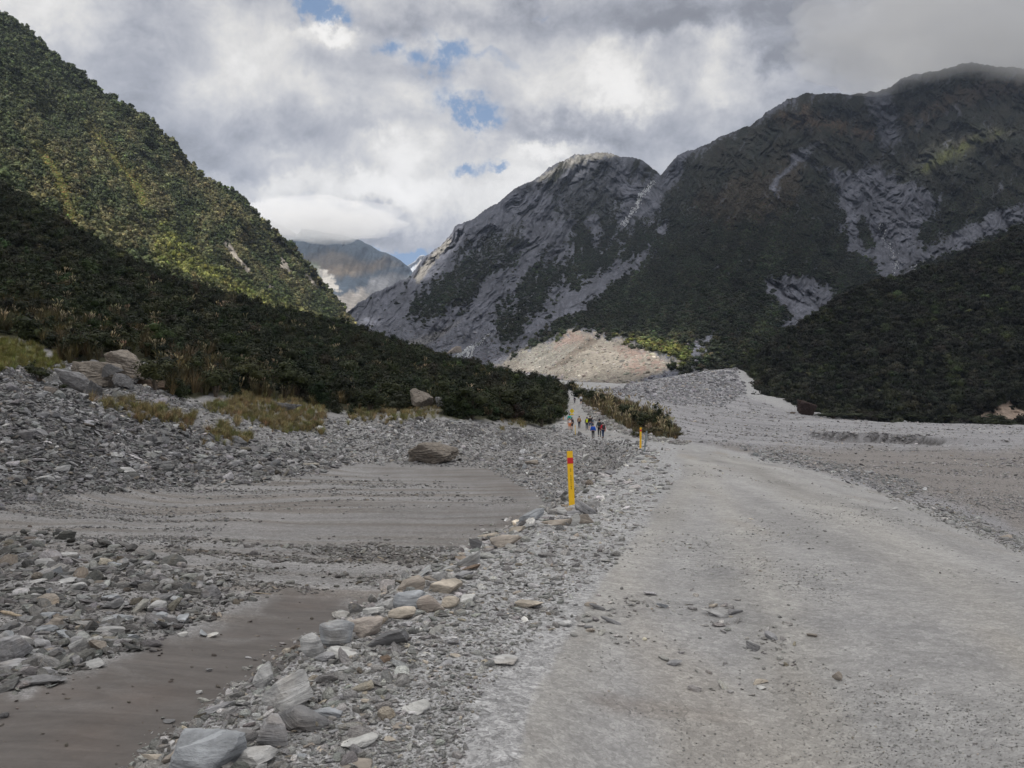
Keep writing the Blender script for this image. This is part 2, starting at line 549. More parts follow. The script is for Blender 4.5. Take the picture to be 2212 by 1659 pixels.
def rock_mat(name, use_instancer=True, scale=1.0):
    m, nt, b = new_mat(name)
    tc = nt.add('ShaderNodeTexCoord').outputs['Object']
    oi = nt.add('ShaderNodeObjectInfo')
    at = nt.add('ShaderNodeAttribute', attribute_name='tint', attribute_type='INSTANCER' if use_instancer else 'OBJECT')
    vec = nt.vmath('ADD', tc, nt.vmath('SCALE', oi.outputs['Location'], s=3.7))
    st = nt.mapping(vec, (2.0 * scale, 2.0 * scale, 14.0 * scale), (0.12, 0.2, 0))
    n1 = nt.noise(st, 1.4, 5, 0.65, 0.9)
    n2 = nt.noise(vec, 9 * scale, 5, 0.65)
    n3 = nt.noise(vec, 2.2 * scale, 3, 0.5)
    f = nt.math('MULTIPLY', nt.remap(n1, 0.32, 0.68, 0.62, 1.32), nt.remap(n2, 0.3, 0.7, 0.78, 1.2))
    col = nt.scale_col(at.outputs['Color'], f)
    warm = nt.remap(n3, 0.56, 0.76, 0, 0.3, True)
    col = nt.mix(warm, col, nt.vmath('MULTIPLY', col, (1.25, 1.0, 0.72)))
    vein = nt.remap(nt.noise(nt.mapping(vec, (1.5 * scale, 1.5 * scale, 17 * scale), (0.3, 0.1, 0)), 1.2, 4, 0.6, 1.2), 0.60, 0.66, 0, 0.45, True)
    col = nt.mix(vein, col, nt.scale_col(at.outputs['Color'], 1.7))
    nt.l.new(col, b.inputs['Base Color'])
    h = nt.math('ADD', n1, nt.math('MULTIPLY', n2, 0.6))
    nt.l.new(nt.bump(h, 0.8, 0.03 / scale), b.inputs['Normal'])
    b.inputs['Roughness'].default_value = 0.88
    b.inputs['Specular IOR Level'].default_value = 0.2
    return m


def foliage_mat(name):
    m, nt, b = new_mat(name)
    at = nt.add('ShaderNodeAttribute', attribute_name='tint', attribute_type='INSTANCER').outputs['Color']
    geo = nt.add('ShaderNodeNewGeometry')
    rnd = geo.outputs['Random Per Island']
    f = nt.remap(rnd, 0, 1, 0.68, 1.36)
    col = nt.scale_col(at, f)
    col = nt.mix(nt.remap(rnd, 0.75, 1, 0, 0.5), col, nt.vmath('MULTIPLY', col, (1.5, 1.25, 0.8)))
    nt.l.new(col, b.inputs['Base Color'])
    b.inputs['Roughness'].default_value = 0.6
    b.inputs['Specular IOR Level'].default_value = 0.15
    return m


MAT_ROCKI = rock_mat('schist_stones', True, 1.0)
MAT_ROCKO = rock_mat('schist_boulder', False, 1.0)
MAT_LEAF = foliage_mat('foliage')

#==MARK_TERRAIN
# ------------------------------------------------------------------ mountains
def interp_poly(pts, x, col):
    pts = np.array(pts, float)
    return np.interp(x, pts[:, 0], pts[:, col])


def sheet(name, crest, base, mids, nx, ny, rel, jag, mat, paint, label=None, power=1.0, backdrop=0.9, tpow=1.0):
    """hillside between a crest line and a foot line, every point at its own real distance,
    with gullied relief and a back slope behind the crest"""
    x0 = max(crest[0][0], base[0][0]); x1 = min(crest[-1][0], base[-1][0])
    px = np.linspace(x0, x1, nx)
    cy = interp_poly(crest, px, 1) + jag * fbm(px / 17.0, px * 0 + 3.3, 6, 3, 0.7)
    by = interp_poly(base, px, 1)
    allp = list(crest) + list(base) + list(mids)
    rbf = RBF([(p[0] / 500, p[1] / 500) for p in allp], [math.log(p[2]) for p in allp], power, 0.02)
    t = np.linspace(0, 1, ny)[:, None] ** tpow
    PX = np.repeat(px[None], ny, 0)
    PY = cy[None] * (1 - t) + by[None] * t
    Dd = np.exp(rbf(PX / 500, PY / 500))
    fade = sstep(0, 0.10, t) * 0.85 + 0.15
    Dd = Dd * (1 + rel(PX, PY) * fade)
    V = P(PX, PY, Dd)
    # back slope
    nb = 9
    crestv = V[0]
    out = []
    for k in range(nb, 0, -1):
        s = (k / nb) ** 1.6
        dd = Dd[0] * (1 + 0.5 * s)
        q = P(px, cy, dd)
        q[:, 2] = crestv[:, 2] - (dd - Dd[0]) * backdrop - 0.5 * k
        out.append(q)
    Vb = np.stack(out)
    VV = np.concatenate([Vb, V]).reshape(-1, 3)
    Fq = grid_faces(ny + nb, nx)
    col = paint(PX, PY)
    colb = np.repeat(col[:1], nb, 0)
    cols = np.concatenate([colb, col]).reshape(-1, 3)
    me = mesh_np(name, VV, Fq, cols, True, mat)
    o = link(name, me); tag(o, label, kind='structure')
    return dict(o=o, V=V, PX=PX, PY=PY, D=Dd, col=col)


def lerp3(a, b, m):
    return a * (1 - m[..., None]) + np.array(b) * m[..., None]


M_FAR = terrain_mat('far_rock', 0.004, 0.02, 0.09, 6.0, 0.2, 0.3, 0.3)
M_MTN = terrain_mat('mountain_rock', 0.01, 0.06, 0.4, 2.5, 0.2, 0.3, 0.35)
M_HILL = terrain_mat('hill_soil', 0.02, 0.15, 0.9, 0.8, 0.2, 0.25, 0.3)

# --- far mountains at the head of the valley
def rel_far(x, y):
    return 0.03 * ridged((x + 0.4 * y) / 70, (y - 0.3 * x) / 160, 5, 4)


def paint_far(x, y):
    c = np.ones(x.shape + (3,)) * np.array([.040, .055, .074])
    c = lerp3(c, (.085, .072, .058), pmask(x, y, [(650, 560), (720, 540), (800, 575), (860, 570), (800, 590), (730, 600), (670, 590)], 10, 14, 20, 1) * .8)
    c = lerp3(c, (.095, .075, .055), pmask(x, y, [(690, 575), (790, 570), (830, 552), (850, 565), (770, 592), (700, 595)], 8, 10, 20, 9) * .7)
    c = lerp3(c, (.30, .285, .265), pmask(x, y, [(675, 570), (700, 582), (720, 600), (735, 625), (715, 632), (695, 622), (690, 600)], 3, 14, 9, 2))
    c = lerp3(c, (.20, .185, .17), pmask(x, y, [(700, 632), (740, 638), (780, 622), (810, 640), (800, 660), (750, 690), (720, 680)], 6, 14, 14, 3))
    c = lerp3(c, (.12, .122, .13), pmask(x, y, [(800, 600), (850, 590), (890, 600), (860, 640), (800, 660), (790, 625)], 8, 10, 18, 4))
    c = lerp3(c, (.065, .085, .045), pmask(x, y, [(650, 565), (690, 570), (690, 600), (660, 600)], 6, 8, 18, 8) * .7)
    return c


FARA = sheet('far_mountain', [(470, 470, 5600), (540, 462, 5600), (565, 466, 5600), (600, 482, 5600), (640, 505, 5500), (680, 560, 5400)],
             [(470, 620, 4800), (680, 700, 4800)], [], 120, 90, rel_far, 6, M_FAR,
             lambda x, y: np.ones(x.shape + (3,)) * np.array([.045, .055, .07]))
FARB = sheet('far_mountain', [(612, 545, 4300), (640, 508, 4300), (652, 494, 4300), (690, 500, 4300), (740, 508, 4300), (780, 520, 4300), (800, 530, 4300), (817, 541, 4300), (832, 545, 4350), (850, 553, 4400),
                              (870, 566, 4450), (885, 578, 4500), (893, 592, 4500), (915, 640, 4300), (930, 700, 4200)],
             [(612, 740, 2300), (700, 740, 2200), (930, 760, 2300)], [(700, 600, 3700), (800, 600, 3900), (740, 660, 2800), (850, 620, 3900)], 220, 200, rel_far, 3, M_FAR, paint_far)
def paint_snow(x, y):
    c = np.ones(x.shape + (3,)) * np.array([.5, .53, .58])
    return lerp3(c, (.4, .38, .36), pmask(x, y, [(896, 580), (905, 556), (920, 552), (935, 575), (925, 590)], 4, 8, 8, 5))
SNOW = sheet('snowy_peak', [(870, 575, 7000), (884, 572, 7000), (895, 566, 7000), (903, 556, 7000), (912, 551, 7000), (922, 556, 7000), (940, 562, 7000)],
             [(870, 620, 6500), (940, 640, 6500)], [], 90, 50, rel_far, 6, M_FAR, paint_snow)

# --- big left mountain, forested
def rel_left(x, y):
    # spurs and gullies run down towards the lower right
    a = (x * 0.80 - y * 0.60) / 75.0; b = (x * 0.6 + y * 0.8) / 330.0
    return 0.055 * ridged(a, b, 4, 2) + 0.02 * fbm(x / 28, y / 28, 4, 7)


SLIPS = [
    [(187, 271), (215, 290), (240, 325), (262, 355), (305, 395), (322, 440), (302, 455), (275, 400), (240, 350), (205, 305)],
    [(67, 309), (100, 328), (125, 372), (150, 415), (165, 480), (155, 508), (133, 455), (112, 392), (78, 335)],
]
ROCKS_A = [
    [(476, 510), (492, 516), (505, 535), (520, 560), (540, 580), (545, 600), (530, 595), (508, 575), (495, 560), (484, 535)],
    [(600, 553), (616, 560), (632, 585), (622, 598), (606, 580)],
    [(655, 578), (668, 590), (690, 625), (680, 628), (660, 600)], [(690, 655), (700, 660), (702, 675), (694, 670)],
    [(20 + 550, 600), (590, 615), (600, 640), (580, 628)], [(208, 545), (222, 548), (220, 556)],
]


def paint_left(x, y):
    c = np.ones(x.shape + (3,)) * np.array([.030, .040, .016])
    for k, s in enumerate(SLIPS):
        c = lerp3(c, (.22, .19, .085), pmask(x, y, s, 5, 12, 18, 20 + k))
    for k, s in enumerate(ROCKS_A):
        c = lerp3(c, (.27, .245, .215), pmask(x, y, s, 2, 5, 8, 30 + k))
    return c


MTA = sheet('left_mountain', [(-260, -210, 820), (0, 33, 950), (26, 43, 955), (52, 62, 960), (94, 99, 965), (132, 132, 975), (181, 163, 985), (229, 205, 1000),
                              (260, 222, 1005), (319, 257, 1020), (347, 285, 1030), (382, 316, 1040), (420, 365, 1055), (451, 392, 1060), (486, 408, 1075),
                              (514, 422, 1085), (542, 448, 1095), (573, 483, 1100), (618, 521, 1120), (660, 566, 1130), (700, 614, 1150), (735, 657, 1160),
                              (755, 685, 1170), (780, 718, 1180), (840, 800, 1190)],
            [(-260, 470, 330), (0, 480, 400), (230, 620, 450), (450, 700, 560), (600, 740, 720), (700, 770, 850), (840, 830, 1150)],
            [(200, 350, 800), (400, 500, 850), (550, 600, 930), (100, 250, 830), (300, 600, 560), (500, 680, 700)], 620, 460, rel_left, 5, M_HILL, paint_left)

# --- central and right mountains
def rel_right(x, y):
    left = sstep(1450, 1150, x)
    x, y = x + 26 * fbm(x / 60, y / 60, 3, 18), y + 26 * fbm(x / 60, y / 60, 3, 19)
    a1 = (x * 0.72 + y * 0.55) / 42.0; b1 = (y * 0.75 - x * 0.5) / 260.0
    a2 = (x * 0.55 - y * 0.6) / 70.0; b2 = (y * 0.7 + x * 0.5) / 260.0
    r = ridged(a1, b1, 5, 3) * left + ridged(a2, b2, 5, 5) * (1 - left)
    g = 0.060 * r + 0.022 * fbm(x / 30, y / 30, 5, 9) + .014 * ridged((x * .9 + y * .42) / 12, (y * .9 - x * .42) / 60, 4, 15) + .006 * ridged(x / 7, y / 9, 3, 16)
    land = pmask(x, y, LAND, 30, 0, 10, 0)
    flow = sstep(800, 700, y + (x - 1200) * 0.02)
    return g * (1 - 0.75 * land) * (0.25 + 0.75 * flow)


LAND = [(1060, 800), (1085, 782), (1130, 758), (1185, 742), (1237, 714), (1262, 717), (1300, 728), (1345, 738), (1400, 758), (1440, 778), (1470, 786), (1440, 800), (1400, 815), (1345, 836), (1250, 826), (1150, 806)]
LIT = [(1095, 786), (1130, 762), (1190, 742), (1237, 716), (1262, 722), (1330, 728), (1400, 742), (1440, 745), (1475, 765), (1478, 782), (1430, 780), (1400, 800), (1372, 812), (1330, 828), (1250, 818), (1160, 802)]
VEG_R = [
    # (polygon, weight)
    [(1120, 412), (1190, 360), (1250, 334), (1330, 330), (1400, 350), (1424, 378), (1396, 392), (1345, 378), (1325, 372), (1338, 430), (1332, 470), (1345, 492), (1300, 545), (1262, 580), (1243, 540), (1225, 490), (1212, 430), (1200, 403)],
    [(880, 676), (905, 640), (965, 582), (1021, 535), (1080, 505), (1112, 480), (1128, 520), (1105, 560), (1075, 590), (1010, 650), (960, 680), (915, 690)],
    [(1069, 724), (1066, 694), (1090, 664), (1125, 626), (1160, 575), (1180, 545), (1215, 560), (1235, 580), (1215, 605), (1175, 657), (1128, 709), (1080, 738)],
    [(1225, 590), (1262, 560), (1320, 520), (1400, 470), (1420, 530), (1350, 555), (1290, 590), (1240, 612)],
    [(1232, 704), (1258, 660), (1300, 625), (1330, 598), (1400, 548), (1440, 500), (1400, 440), (1432, 385), (1470, 345), (1560, 300), (1690, 222), (1745, 200), (1850, 203), (1900, 195), (1960, 166), (2100, 130), (2240, 130), (2600, 110), (2600, 600), (2212, 600), (1830, 800), (1600, 830), (1480, 800), (1440, 775), (1400, 758), (1345, 738), (1300, 728), (1262, 716)],
    [(1110, 765), (1150, 735), (1230, 690), (1260, 665), (1240, 700), (1190, 735), (1140, 765), (1100, 785)],
]
SCREE_R = [
    [(1800, 368), (1845, 378), (1879, 350), (1911, 364), (1949, 392), (1994, 406), (2032, 434), (2018, 475), (1986, 508), (1977, 541), (2018, 522), (2088, 486), (2157, 451), (2212, 446), (2300, 430), (2300, 470), (2212, 482), (2157, 498), (2088, 541), (2040, 552), (1977, 575), (1940, 605), (1900, 612), (1893, 570), (1845, 538), (1812, 500), (1825, 470), (1806, 430)],
    [(1652, 612), (1667, 599), (1757, 597), (1817, 642), (1795, 668), (1693, 722), (1686, 698), (1710, 683), (1675, 660)],
    [(1862, 201), (1925, 194), (1935, 250), (1945, 300), (1918, 318), (1897, 300), (1879, 230)],
    [(1655, 416), (1671, 413), (1706, 370), (1782, 305), (1768, 302), (1700, 358), (1685, 368), (1662, 395)],
    [(1425, 385), (1468, 345), (1480, 365), (1455, 410), (1410, 465), (1372, 470), (1350, 495), (1340, 480), (1390, 430)],
    [(1496, 775), (1480, 765), (1510, 735), (1540, 722), (1525, 750), (1505, 790)],
    [(1232, 640), (1300, 600), (1345, 570), (1415, 540), (1420, 548), (1340, 600), (1290, 640), (1240, 680)],
    [(1270, 480), (1285, 470), (1300, 500), (1292, 530), (1272, 520)],
]
BROWN = [[(1690, 248), (1740, 246), (1800, 262), (1880, 285), (1850, 288), (1780, 272), (1720, 270)], [(1950, 250), (2100, 180), (2212, 165), (2212, 200), (2080, 215), (1980, 275)],
         [(1500, 430), (1600, 380), (1720, 350), (1740, 420), (1640, 480), (1540, 480)]]


def ragged(x, y, poly, soft, k, seed):
    """patch with an eroded edge that follows the fall line"""
    q = np.array(poly, float); m = np.zeros(x.shape); pad = 60
    box = (x > q[:, 0].min() - pad) & (x < q[:, 0].max() + pad) & (y > q[:, 1].min() - pad) & (y < q[:, 1].max() + pad)
    a, b = x[box], y[box]
    a2, b2 = a + 24 * fbm(a / 40, b / 40, 3, seed + 3), b + 24 * fbm(a / 40, b / 40, 3, seed + 4)
    n = 64 * fbm((a2 * .9 + b2 * .42) / 20, (b2 * .9 - a2 * .42) / 60, 5, seed, .68) + 30 * fbm(a / 9, b / 9, 4, seed + 7, .7)
    m[box] = sstep(-soft * 2, soft * 2, poly_sd(a, b, poly) + k * n)
    return m


def paint_right(x, y):
    n = fbm(x / 60, y / 60, 5, 40)
    xo, yo = x, y
    x, y = x + 34 * fbm(x / 55, y / 55, 4, 48), y + 20 * fbm(x / 55, y / 55, 4, 49)
    n2 = fbm((x * .9 + y * .42) / 7, (y * .9 - x * .42) / 45, 5, 41, .65)
    rr = ridged((x * .9 + y * .42) / 16, (y * .9 - x * .42) / 60, 5, 50, .6)
    xw, yw = x, y; x, y = xo, yo
    c = np.ones(x.shape + (3,)) * np.array([.074, .078, .096]) * (1 + .35 * n + .8 * n2 + .45 * rr + .3 * sstep(560, 760, y)).clip(.25, 3)[..., None]
    # pale dry gravel tongue near the valley floor, then paler strips along the crest
    c = lerp3(c, (.20, .195, .19), pmask(x, y, [(860, 745), (950, 715), (1000, 690), (940, 735), (890, 765)], 6, 8, 20, 50) * .6)
    c = lerp3(c, (.22, .21, .195), pmask(x, y, [(893, 600), (930, 552), (975, 510), (975, 522), (935, 570), (905, 615)], 3, 6, 10, 51))
    c = lerp3(c, (.22, .21, .19), pmask(x, y, [(1160, 388), (1230, 342), (1300, 327), (1345, 336), (1290, 342), (1220, 365), (1165, 395)], 4, 12, 10, 52) * .8)
    v = np.zeros(x.shape)
    for k, s in enumerate(VEG_R):
        v = np.maximum(v, ragged(x, y, s, 5, 1.0 if k < 4 else .75, 60 + k) * (.62 if k == 1 else .8 if k == 2 else 1))
    # ragged thinning high up and along the runs
    thin = sstep(0.15, 0.5, ridged((x * .8 + y * .5) / 26, (y * .8 - x * .6) / 120, 4, 43)) * sstep(520, 360, y) * sstep(1420, 1380, x)
    v = v * (1 - .75 * thin)
    for k, s in enumerate(SCREE_R):
        v = v * (1 - ragged(x, y, s, 4, .55, 80 + k))
    # scattered scrub creeping over the scree, and bare streaks in the scrub
    spk = sstep(.16, .45, fbm((xw * .9 + yw * .42) / 13, (yw * .9 - xw * .42) / 45, 5, 46, .65)) * sstep(1480, 1380, x) * sstep(760, 700, y)
    v = np.maximum(v, .35 * spk)
    strk = sstep(.2, .45, fbm((xw * .9 + yw * .42) / 11, (yw * .9 - xw * .42) / 60, 5, 47, .65)) * sstep(640, 560, y)
    v = v * (1 - .7 * strk)
    # islands of bush inside the big scree
    for k, s in enumerate([[(1850, 480), (1865, 465), (1880, 500), (1890, 530), (1870, 540), (1855, 510)], [(1815, 450), (1830, 460), (1825, 490), (1812, 480)]]):
        v = np.maximum(v, pmask(x, y, s, 3, 8, 10, 95 + k))
    vegc = np.ones(x.shape + (3,)) * np.array([.015, .018, .013])
    high = sstep(480, 300, y)
    vegc = lerp3(vegc, (.038, .034, .026), np.clip(.35 + fbm(x / 40, y / 40, 4, 45) * .9, 0, 1) * (.35 + .65 * high))
    for k, s in enumerate(BROWN):
        vegc = lerp3(vegc, (.085, .058, .038), ragged(x, y, s, 8, .8, 100 + k) * (.85, .5, .3)[k])
    vegc = lerp3(vegc, (.04, .044, .018), ragged(x, y, [(1994, 368), (2004, 347), (2060, 320), (2122, 296), (2168, 280), (2150, 300), (2105, 314), (2050, 346)], 5, .6, 105))  # yellow-green scrub, lightened in colour for the sun on it
    c = c * (1 - v[..., None]) + vegc * v[..., None]
    l = pmask(x, y, LAND, 8, 22, 14, 110)
    lc = np.ones(x.shape + (3,)) * np.array([.20, .183, .16]) * (1 + .25 * fbm(x / 9, y / 7, 4, 111) + .12 * n2)[..., None]
    for k, s in enumerate([[(1090, 770), (1180, 725), (1250, 735), (1230, 790), (1160, 800)]]):
        lc = lerp3(lc, (.17, .17, .157), pmask(x, y, s, 12, 20, 20, 112) * .6)
    for k, s in enumerate([[(1195, 740), (1240, 716), (1275, 730), (1240, 740), (1200, 752)], [(1330, 752), (1380, 748), (1400, 765), (1370, 775), (1340, 765)],
                           [(1350, 790), (1375, 780), (1400, 795), (1385, 808), (1365, 803)], [(1405, 772), (1430, 776), (1432, 795), (1410, 792)]]):
        lc = lerp3(lc, (.21, .135, .118), pmask(x, y, s, 7, 30, 8, 113 + k) * .55)
    lc = lerp3(lc, (.12, .10, .085), pmask(x, y, [(1268, 735), (1300, 722), (1290, 740), (1250, 765), (1215, 790), (1180, 802), (1215, 775), (1245, 750)], 2, 6, 10, 118) * .8)
    c = c * (1 - l[..., None]) + lc * l[..., None]
    paint_right.veg = v * (1 - l)
    return c


MTR = sheet('valley_mountain', [(735, 700, 1250), (753, 672, 1300), (778, 653, 1350), (810, 631, 1450), (843, 617, 1550), (870, 603, 1650), (885, 599, 1700), (901, 576, 1750), (914, 561, 1780),
                              (924, 549, 1800), (945, 536, 1830), (962, 522, 1850), (972, 509, 1870), (985, 486, 1900), (1020, 475, 1930), (1047, 451, 1950), (1072, 441, 1980),
                              (1113, 406, 2020), (1165, 382, 2060), (1186, 361, 2100), (1217, 347, 2140), (1242, 335, 2160), (1290, 329, 2200), (1311, 329, 2200), (1339, 338, 2180),
                              (1374, 342, 2150), (1401, 354, 2100), (1426, 378, 2020), (1438, 365, 1950), (1463, 335, 1900), (1510, 318, 1880), (1568, 290, 1860), (1620, 272, 1840),
                              (1660, 240, 1830), (1700, 216, 1840), (1742, 202, 1850), (1790, 200, 1880), (1850, 203, 1950), (1900, 196, 1980), (1925, 188, 1940), (1945, 172, 1900), (1980, 158, 1890),
                              (2030, 152, 1880), (2080, 138, 1880), (2110, 136, 1890), (2160, 144, 1920), (2212, 148, 1980), (2600, 100, 2000)],
            [(735, 745, 880), (800, 770, 800), (900, 790, 740), (1000, 805, 690), (1100, 815, 600), (1200, 828, 520), (1300, 842, 450), (1400, 845, 420), (1500, 830, 420), (1600, 815, 425), (1700, 860, 420), (2212, 930, 420), (2600, 930, 420)],
            [(1240, 715, 640), (1420, 775, 500), (1600, 650, 800), (1700, 600, 880), (1900, 610, 1000), (1880, 450, 1380), (1640, 400, 1400), (1500, 400, 1600), (1345, 492, 1720),
             (1300, 545, 1520), (1100, 690, 960), (1010, 765, 820), (1100, 500, 1600), (950, 650, 1100), (1750, 330, 1500), (1900, 300, 1760), (2100, 300, 1500), (2200, 450, 1100),
             (1950, 590, 980), (2100, 500, 1050), (1650, 430, 1260), (1560, 560, 1000), (1450, 650, 820), (1250, 640, 980), (1220, 600, 1250), (1170, 640, 1050), (850, 700, 1050), (1800, 420, 1400), (1760, 480, 1150), (2010, 400, 1350), (1900, 520, 1300), (1750, 640, 900)],
            1150, 560, rel_right, 8, M_MTN, paint_right)
VEG_RW = paint_right.veg

# --- near right forested hill
def rel_hill(x, y):
    return 0.05 * fbm(x / 110, y / 60, 4, 12) + 0.02 * fbm(x / 30, y / 20, 3, 13)


def paint_hill(x, y):
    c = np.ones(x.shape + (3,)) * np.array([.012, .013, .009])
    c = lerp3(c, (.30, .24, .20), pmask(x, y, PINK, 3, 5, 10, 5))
    return c


PINK = [(2085, 912), (2115, 897), (2145, 886), (2180, 866), (2190, 880), (2215, 890), (2260, 915)]
HILL = sheet('right_hill', [(1584, 800, 440), (1600, 790, 442), (1630, 768, 445), (1700, 722, 455), (1780, 668, 470), (1830, 638, 480), (1880, 615, 490), (1980, 593, 520), (2060, 563, 540), (2140, 523, 560),
                            (2212, 490, 580), (2600, 330, 620)],
             [(1584, 815, 425), (1600, 850, 380), (1620, 868, 350), (1700, 892, 318), (1800, 912, 295), (2000, 925, 285), (2212, 930, 280), (2600, 935, 280)],
             [(1900, 750, 390), (2100, 750, 370), (1750, 800, 380)], 420, 260, rel_hill, 4, M_HILL, paint_hill)

#==MARK_GROUND
# ------------------------------------------------------------------ valley floor
def A3(px, py, d):
    q = P(px, py, d); return (float(q[0]) / float(q[1]), math.log(d), float(q[2]))


A_ROAD = [  # right of the bank edge: track, river bed, far fan
    (-400, 1659, 3.66), (300, 1659, 3.66), (1106, 1659, 3.66), (2212, 1659, 3.66), (2900, 1659, 3.66),
    (600, 1455, 5.0), (1106, 1455, 5.0), (2212, 1455, 5.0), (2900, 1455, 5.0), (800, 1247, 8.0), (1500, 1247, 8.0), (2050, 1247, 8.0), (2212, 1250, 8.1), (2900, 1330, 8.3),
    (1250, 1098, 14.0), (1500, 1098, 14.0), (1850, 1098, 14.0), (1950, 1100, 14.4), (2212, 1150, 14.5), (2700, 1220, 14.5),
    (1340, 1011, 25.0), (1500, 1011, 25.0), (1680, 1011, 25.2), (1750, 1024, 25.5), (2000, 1058, 26), (2212, 1075, 26), (2700, 1090, 26),
    (1405, 963, 44), (1480, 962, 44.5), (1540, 970, 43), (1620, 978, 44), (1900, 1003, 43), (2212, 1012, 43), (2700, 1015, 43),
    (1380, 953, 60), (1440, 952, 60), (1500, 958, 60), (1700, 975, 60), (2212, 985, 62), (2700, 985, 62),
    (1290, 947, 80), (1340, 943, 80), (1400, 935, 80), (1460, 947, 78), (1560, 955, 78), (1800, 966, 80), (2212, 972, 80),
    (1240, 932, 104), (1290, 925, 105), (1340, 912, 105), (1420, 912, 110), (1500, 930, 110), (1640, 943, 112), (1900, 960, 106), (2212, 962, 106), (2700, 962, 106),
    (1200, 916, 118), (1270, 905, 120), (1330, 890, 130), (1400, 890, 140), (1480, 905, 145), (1600, 925, 140), (1740, 933, 145), (2000, 941, 142), (2212, 944, 142), (2700, 944, 142),
    (1190, 895, 135), (1250, 878, 148), (1300, 862, 160), (1370, 865, 180), (1450, 882, 180), (1560, 900, 185), (1700, 913, 190), (1900, 925, 190), (2212, 930, 190), (2700, 930, 190),
    (1210, 865, 180), (1240, 852, 200), (1280, 850, 220), (1340, 852, 240), (1430, 862, 240), (1550, 885, 235), (1680, 902, 240), (1850, 915, 240), (2212, 922, 240),
    (1200, 835, 300), (1300, 843, 320), (1400, 842, 330), (1500, 850, 310), (1600, 878, 290), (1700, 896, 285), (1800, 907, 280), (2000, 917, 275), (2212, 920, 272), (2700, 922, 272),
    (1100, 808, 450), (1200, 822, 430), (1340, 834, 425), (1420, 822, 405), (1480, 808, 405), (1540, 799, 410), (1590, 796, 415), (1500, 825, 370), (1600, 850, 345),
    (1000, 790, 560), (1100, 800, 600), (900, 790, 700), (1200, 825, 520), (1590, 850, 600), (2212, 935, 600), (800, 790, 900), (1600, 900, 1200), (2700, 935, 900), (800, 800, 1500), (2212, 930, 1500), (1106, 800, 3000), (-600, 800, 3000), (2800, 800, 3000),
]
A_LEFT = [  # left of the bank edge: muddy pool basin, rubble mound, shrub slope
    (-700, 1659, 5.3), (0, 1659, 6.1), (300, 1659, 6.3), (800, 1659, 6.3), (-700, 1400, 9.2), (0, 1400, 9.4), (300, 1400, 9.8), (600, 1400, 10.4), (900, 1400, 10.4),
    (-700, 1250, 13.4), (0, 1250, 13.6), (400, 1250, 14.6), (850, 1270, 14.9), (1100, 1270, 14.9), (-700, 1180, 17.5), (0, 1180, 18), (400, 1180, 18.6), (800, 1180, 19.6), (1050, 1180, 19.8),
    (-500, 1130, 21), (0, 1120, 23.5), (200, 1125, 23.5), (500, 1110, 26), (800, 1115, 25.7), (1150, 1100, 27.7), (1250, 1100, 27.7),
    (-500, 1050, 24.5), (0, 1075, 26.5), (120, 1062, 30), (240, 1052, 33.5), (350, 1048, 36.5), (500, 1045, 38), (700, 1045, 38.5), (900, 1045, 38.8), (1080, 1045, 39), (1180, 1062, 34.8), (1230, 1062, 34.8),
    (0, 950, 33.5), (0, 860, 37), (0, 792, 40), (-400, 700, 40), (60, 812, 41), (120, 834, 42), (170, 852, 43), (230, 876, 43.5), (330, 905, 45), (430, 932, 48), (520, 953, 51), (600, 972, 52.5), (700, 995, 54), (200, 960, 37.5), (300, 975, 40.5), (400, 1000, 42.5), (550, 1018, 44.5),
    (770, 1003, 55), (935, 1004, 54.8), (1040, 1010, 52), (1100, 1012, 51.5), (1150, 1000, 55),
    (700, 960, 61), (700, 898, 71), (620, 905, 66), (850, 955, 63), (850, 903, 73), (1000, 955, 66), (1000, 912, 78), (1130, 955, 78), (1150, 930, 94), (1190, 950, 84), (1230, 950, 80), (1180, 920, 110),
    (100, 866, 48), (160, 868, 49), (230, 850, 50), (280, 838, 52), (330, 845, 52), (400, 880, 52), (500, 905, 56), (560, 918, 60), (0, 800, 50), (60, 770, 60), (0, 740, 66), (140, 790, 60), (400, 850, 62), (500, 868, 64), (600, 880, 68), (650, 880, 74), (750, 888, 80), (870, 890, 82), (930, 893, 84), (1050, 896, 95), (1120, 905, 105), (1170, 905, 120),
    (-500, 560, 80), (0, 690, 82), (200, 705, 84), (350, 740, 84), (500, 800, 86), (650, 850, 90), (800, 865, 100), (950, 868, 115), (1100, 875, 135), (1190, 888, 140),
    (-500, 380, 150), (0, 555, 150), (150, 590, 145), (300, 660, 145), (450, 715, 145), (600, 765, 145), (750, 800, 150), (900, 830, 160), (1050, 848, 170), (1160, 862, 175), (1210, 868, 180),
    (-600, 260, 270), (0, 412, 270), (70, 466, 268), (150, 514, 265), (230, 568, 262), (330, 614, 262), (450, 655, 268), (600, 686, 285), (700, 712, 300), (760, 726, 302), (800, 741, 300), (870, 760, 290), (960, 782, 272), (1030, 803, 255), (1100, 822, 232), (1180, 844, 212), (1225, 860, 195),
    (0, 500, 320), (230, 640, 320), (450, 720, 330), (700, 770, 380), (870, 790, 360), (1030, 815, 330), (1180, 845, 300), (0, 560, 500), (450, 750, 600), (900, 800, 700), (-600, 500, 600), (1100, 812, 600), (1200, 825, 520), (0, 750, 2000), (800, 800, 1500), (1106, 800, 3000), (-600, 800, 3000), (2800, 800, 3000),
]
KU = 2.2
_ra = [A3(*a) for a in A_ROAD]; _la = [A3(*a) for a in A_LEFT]
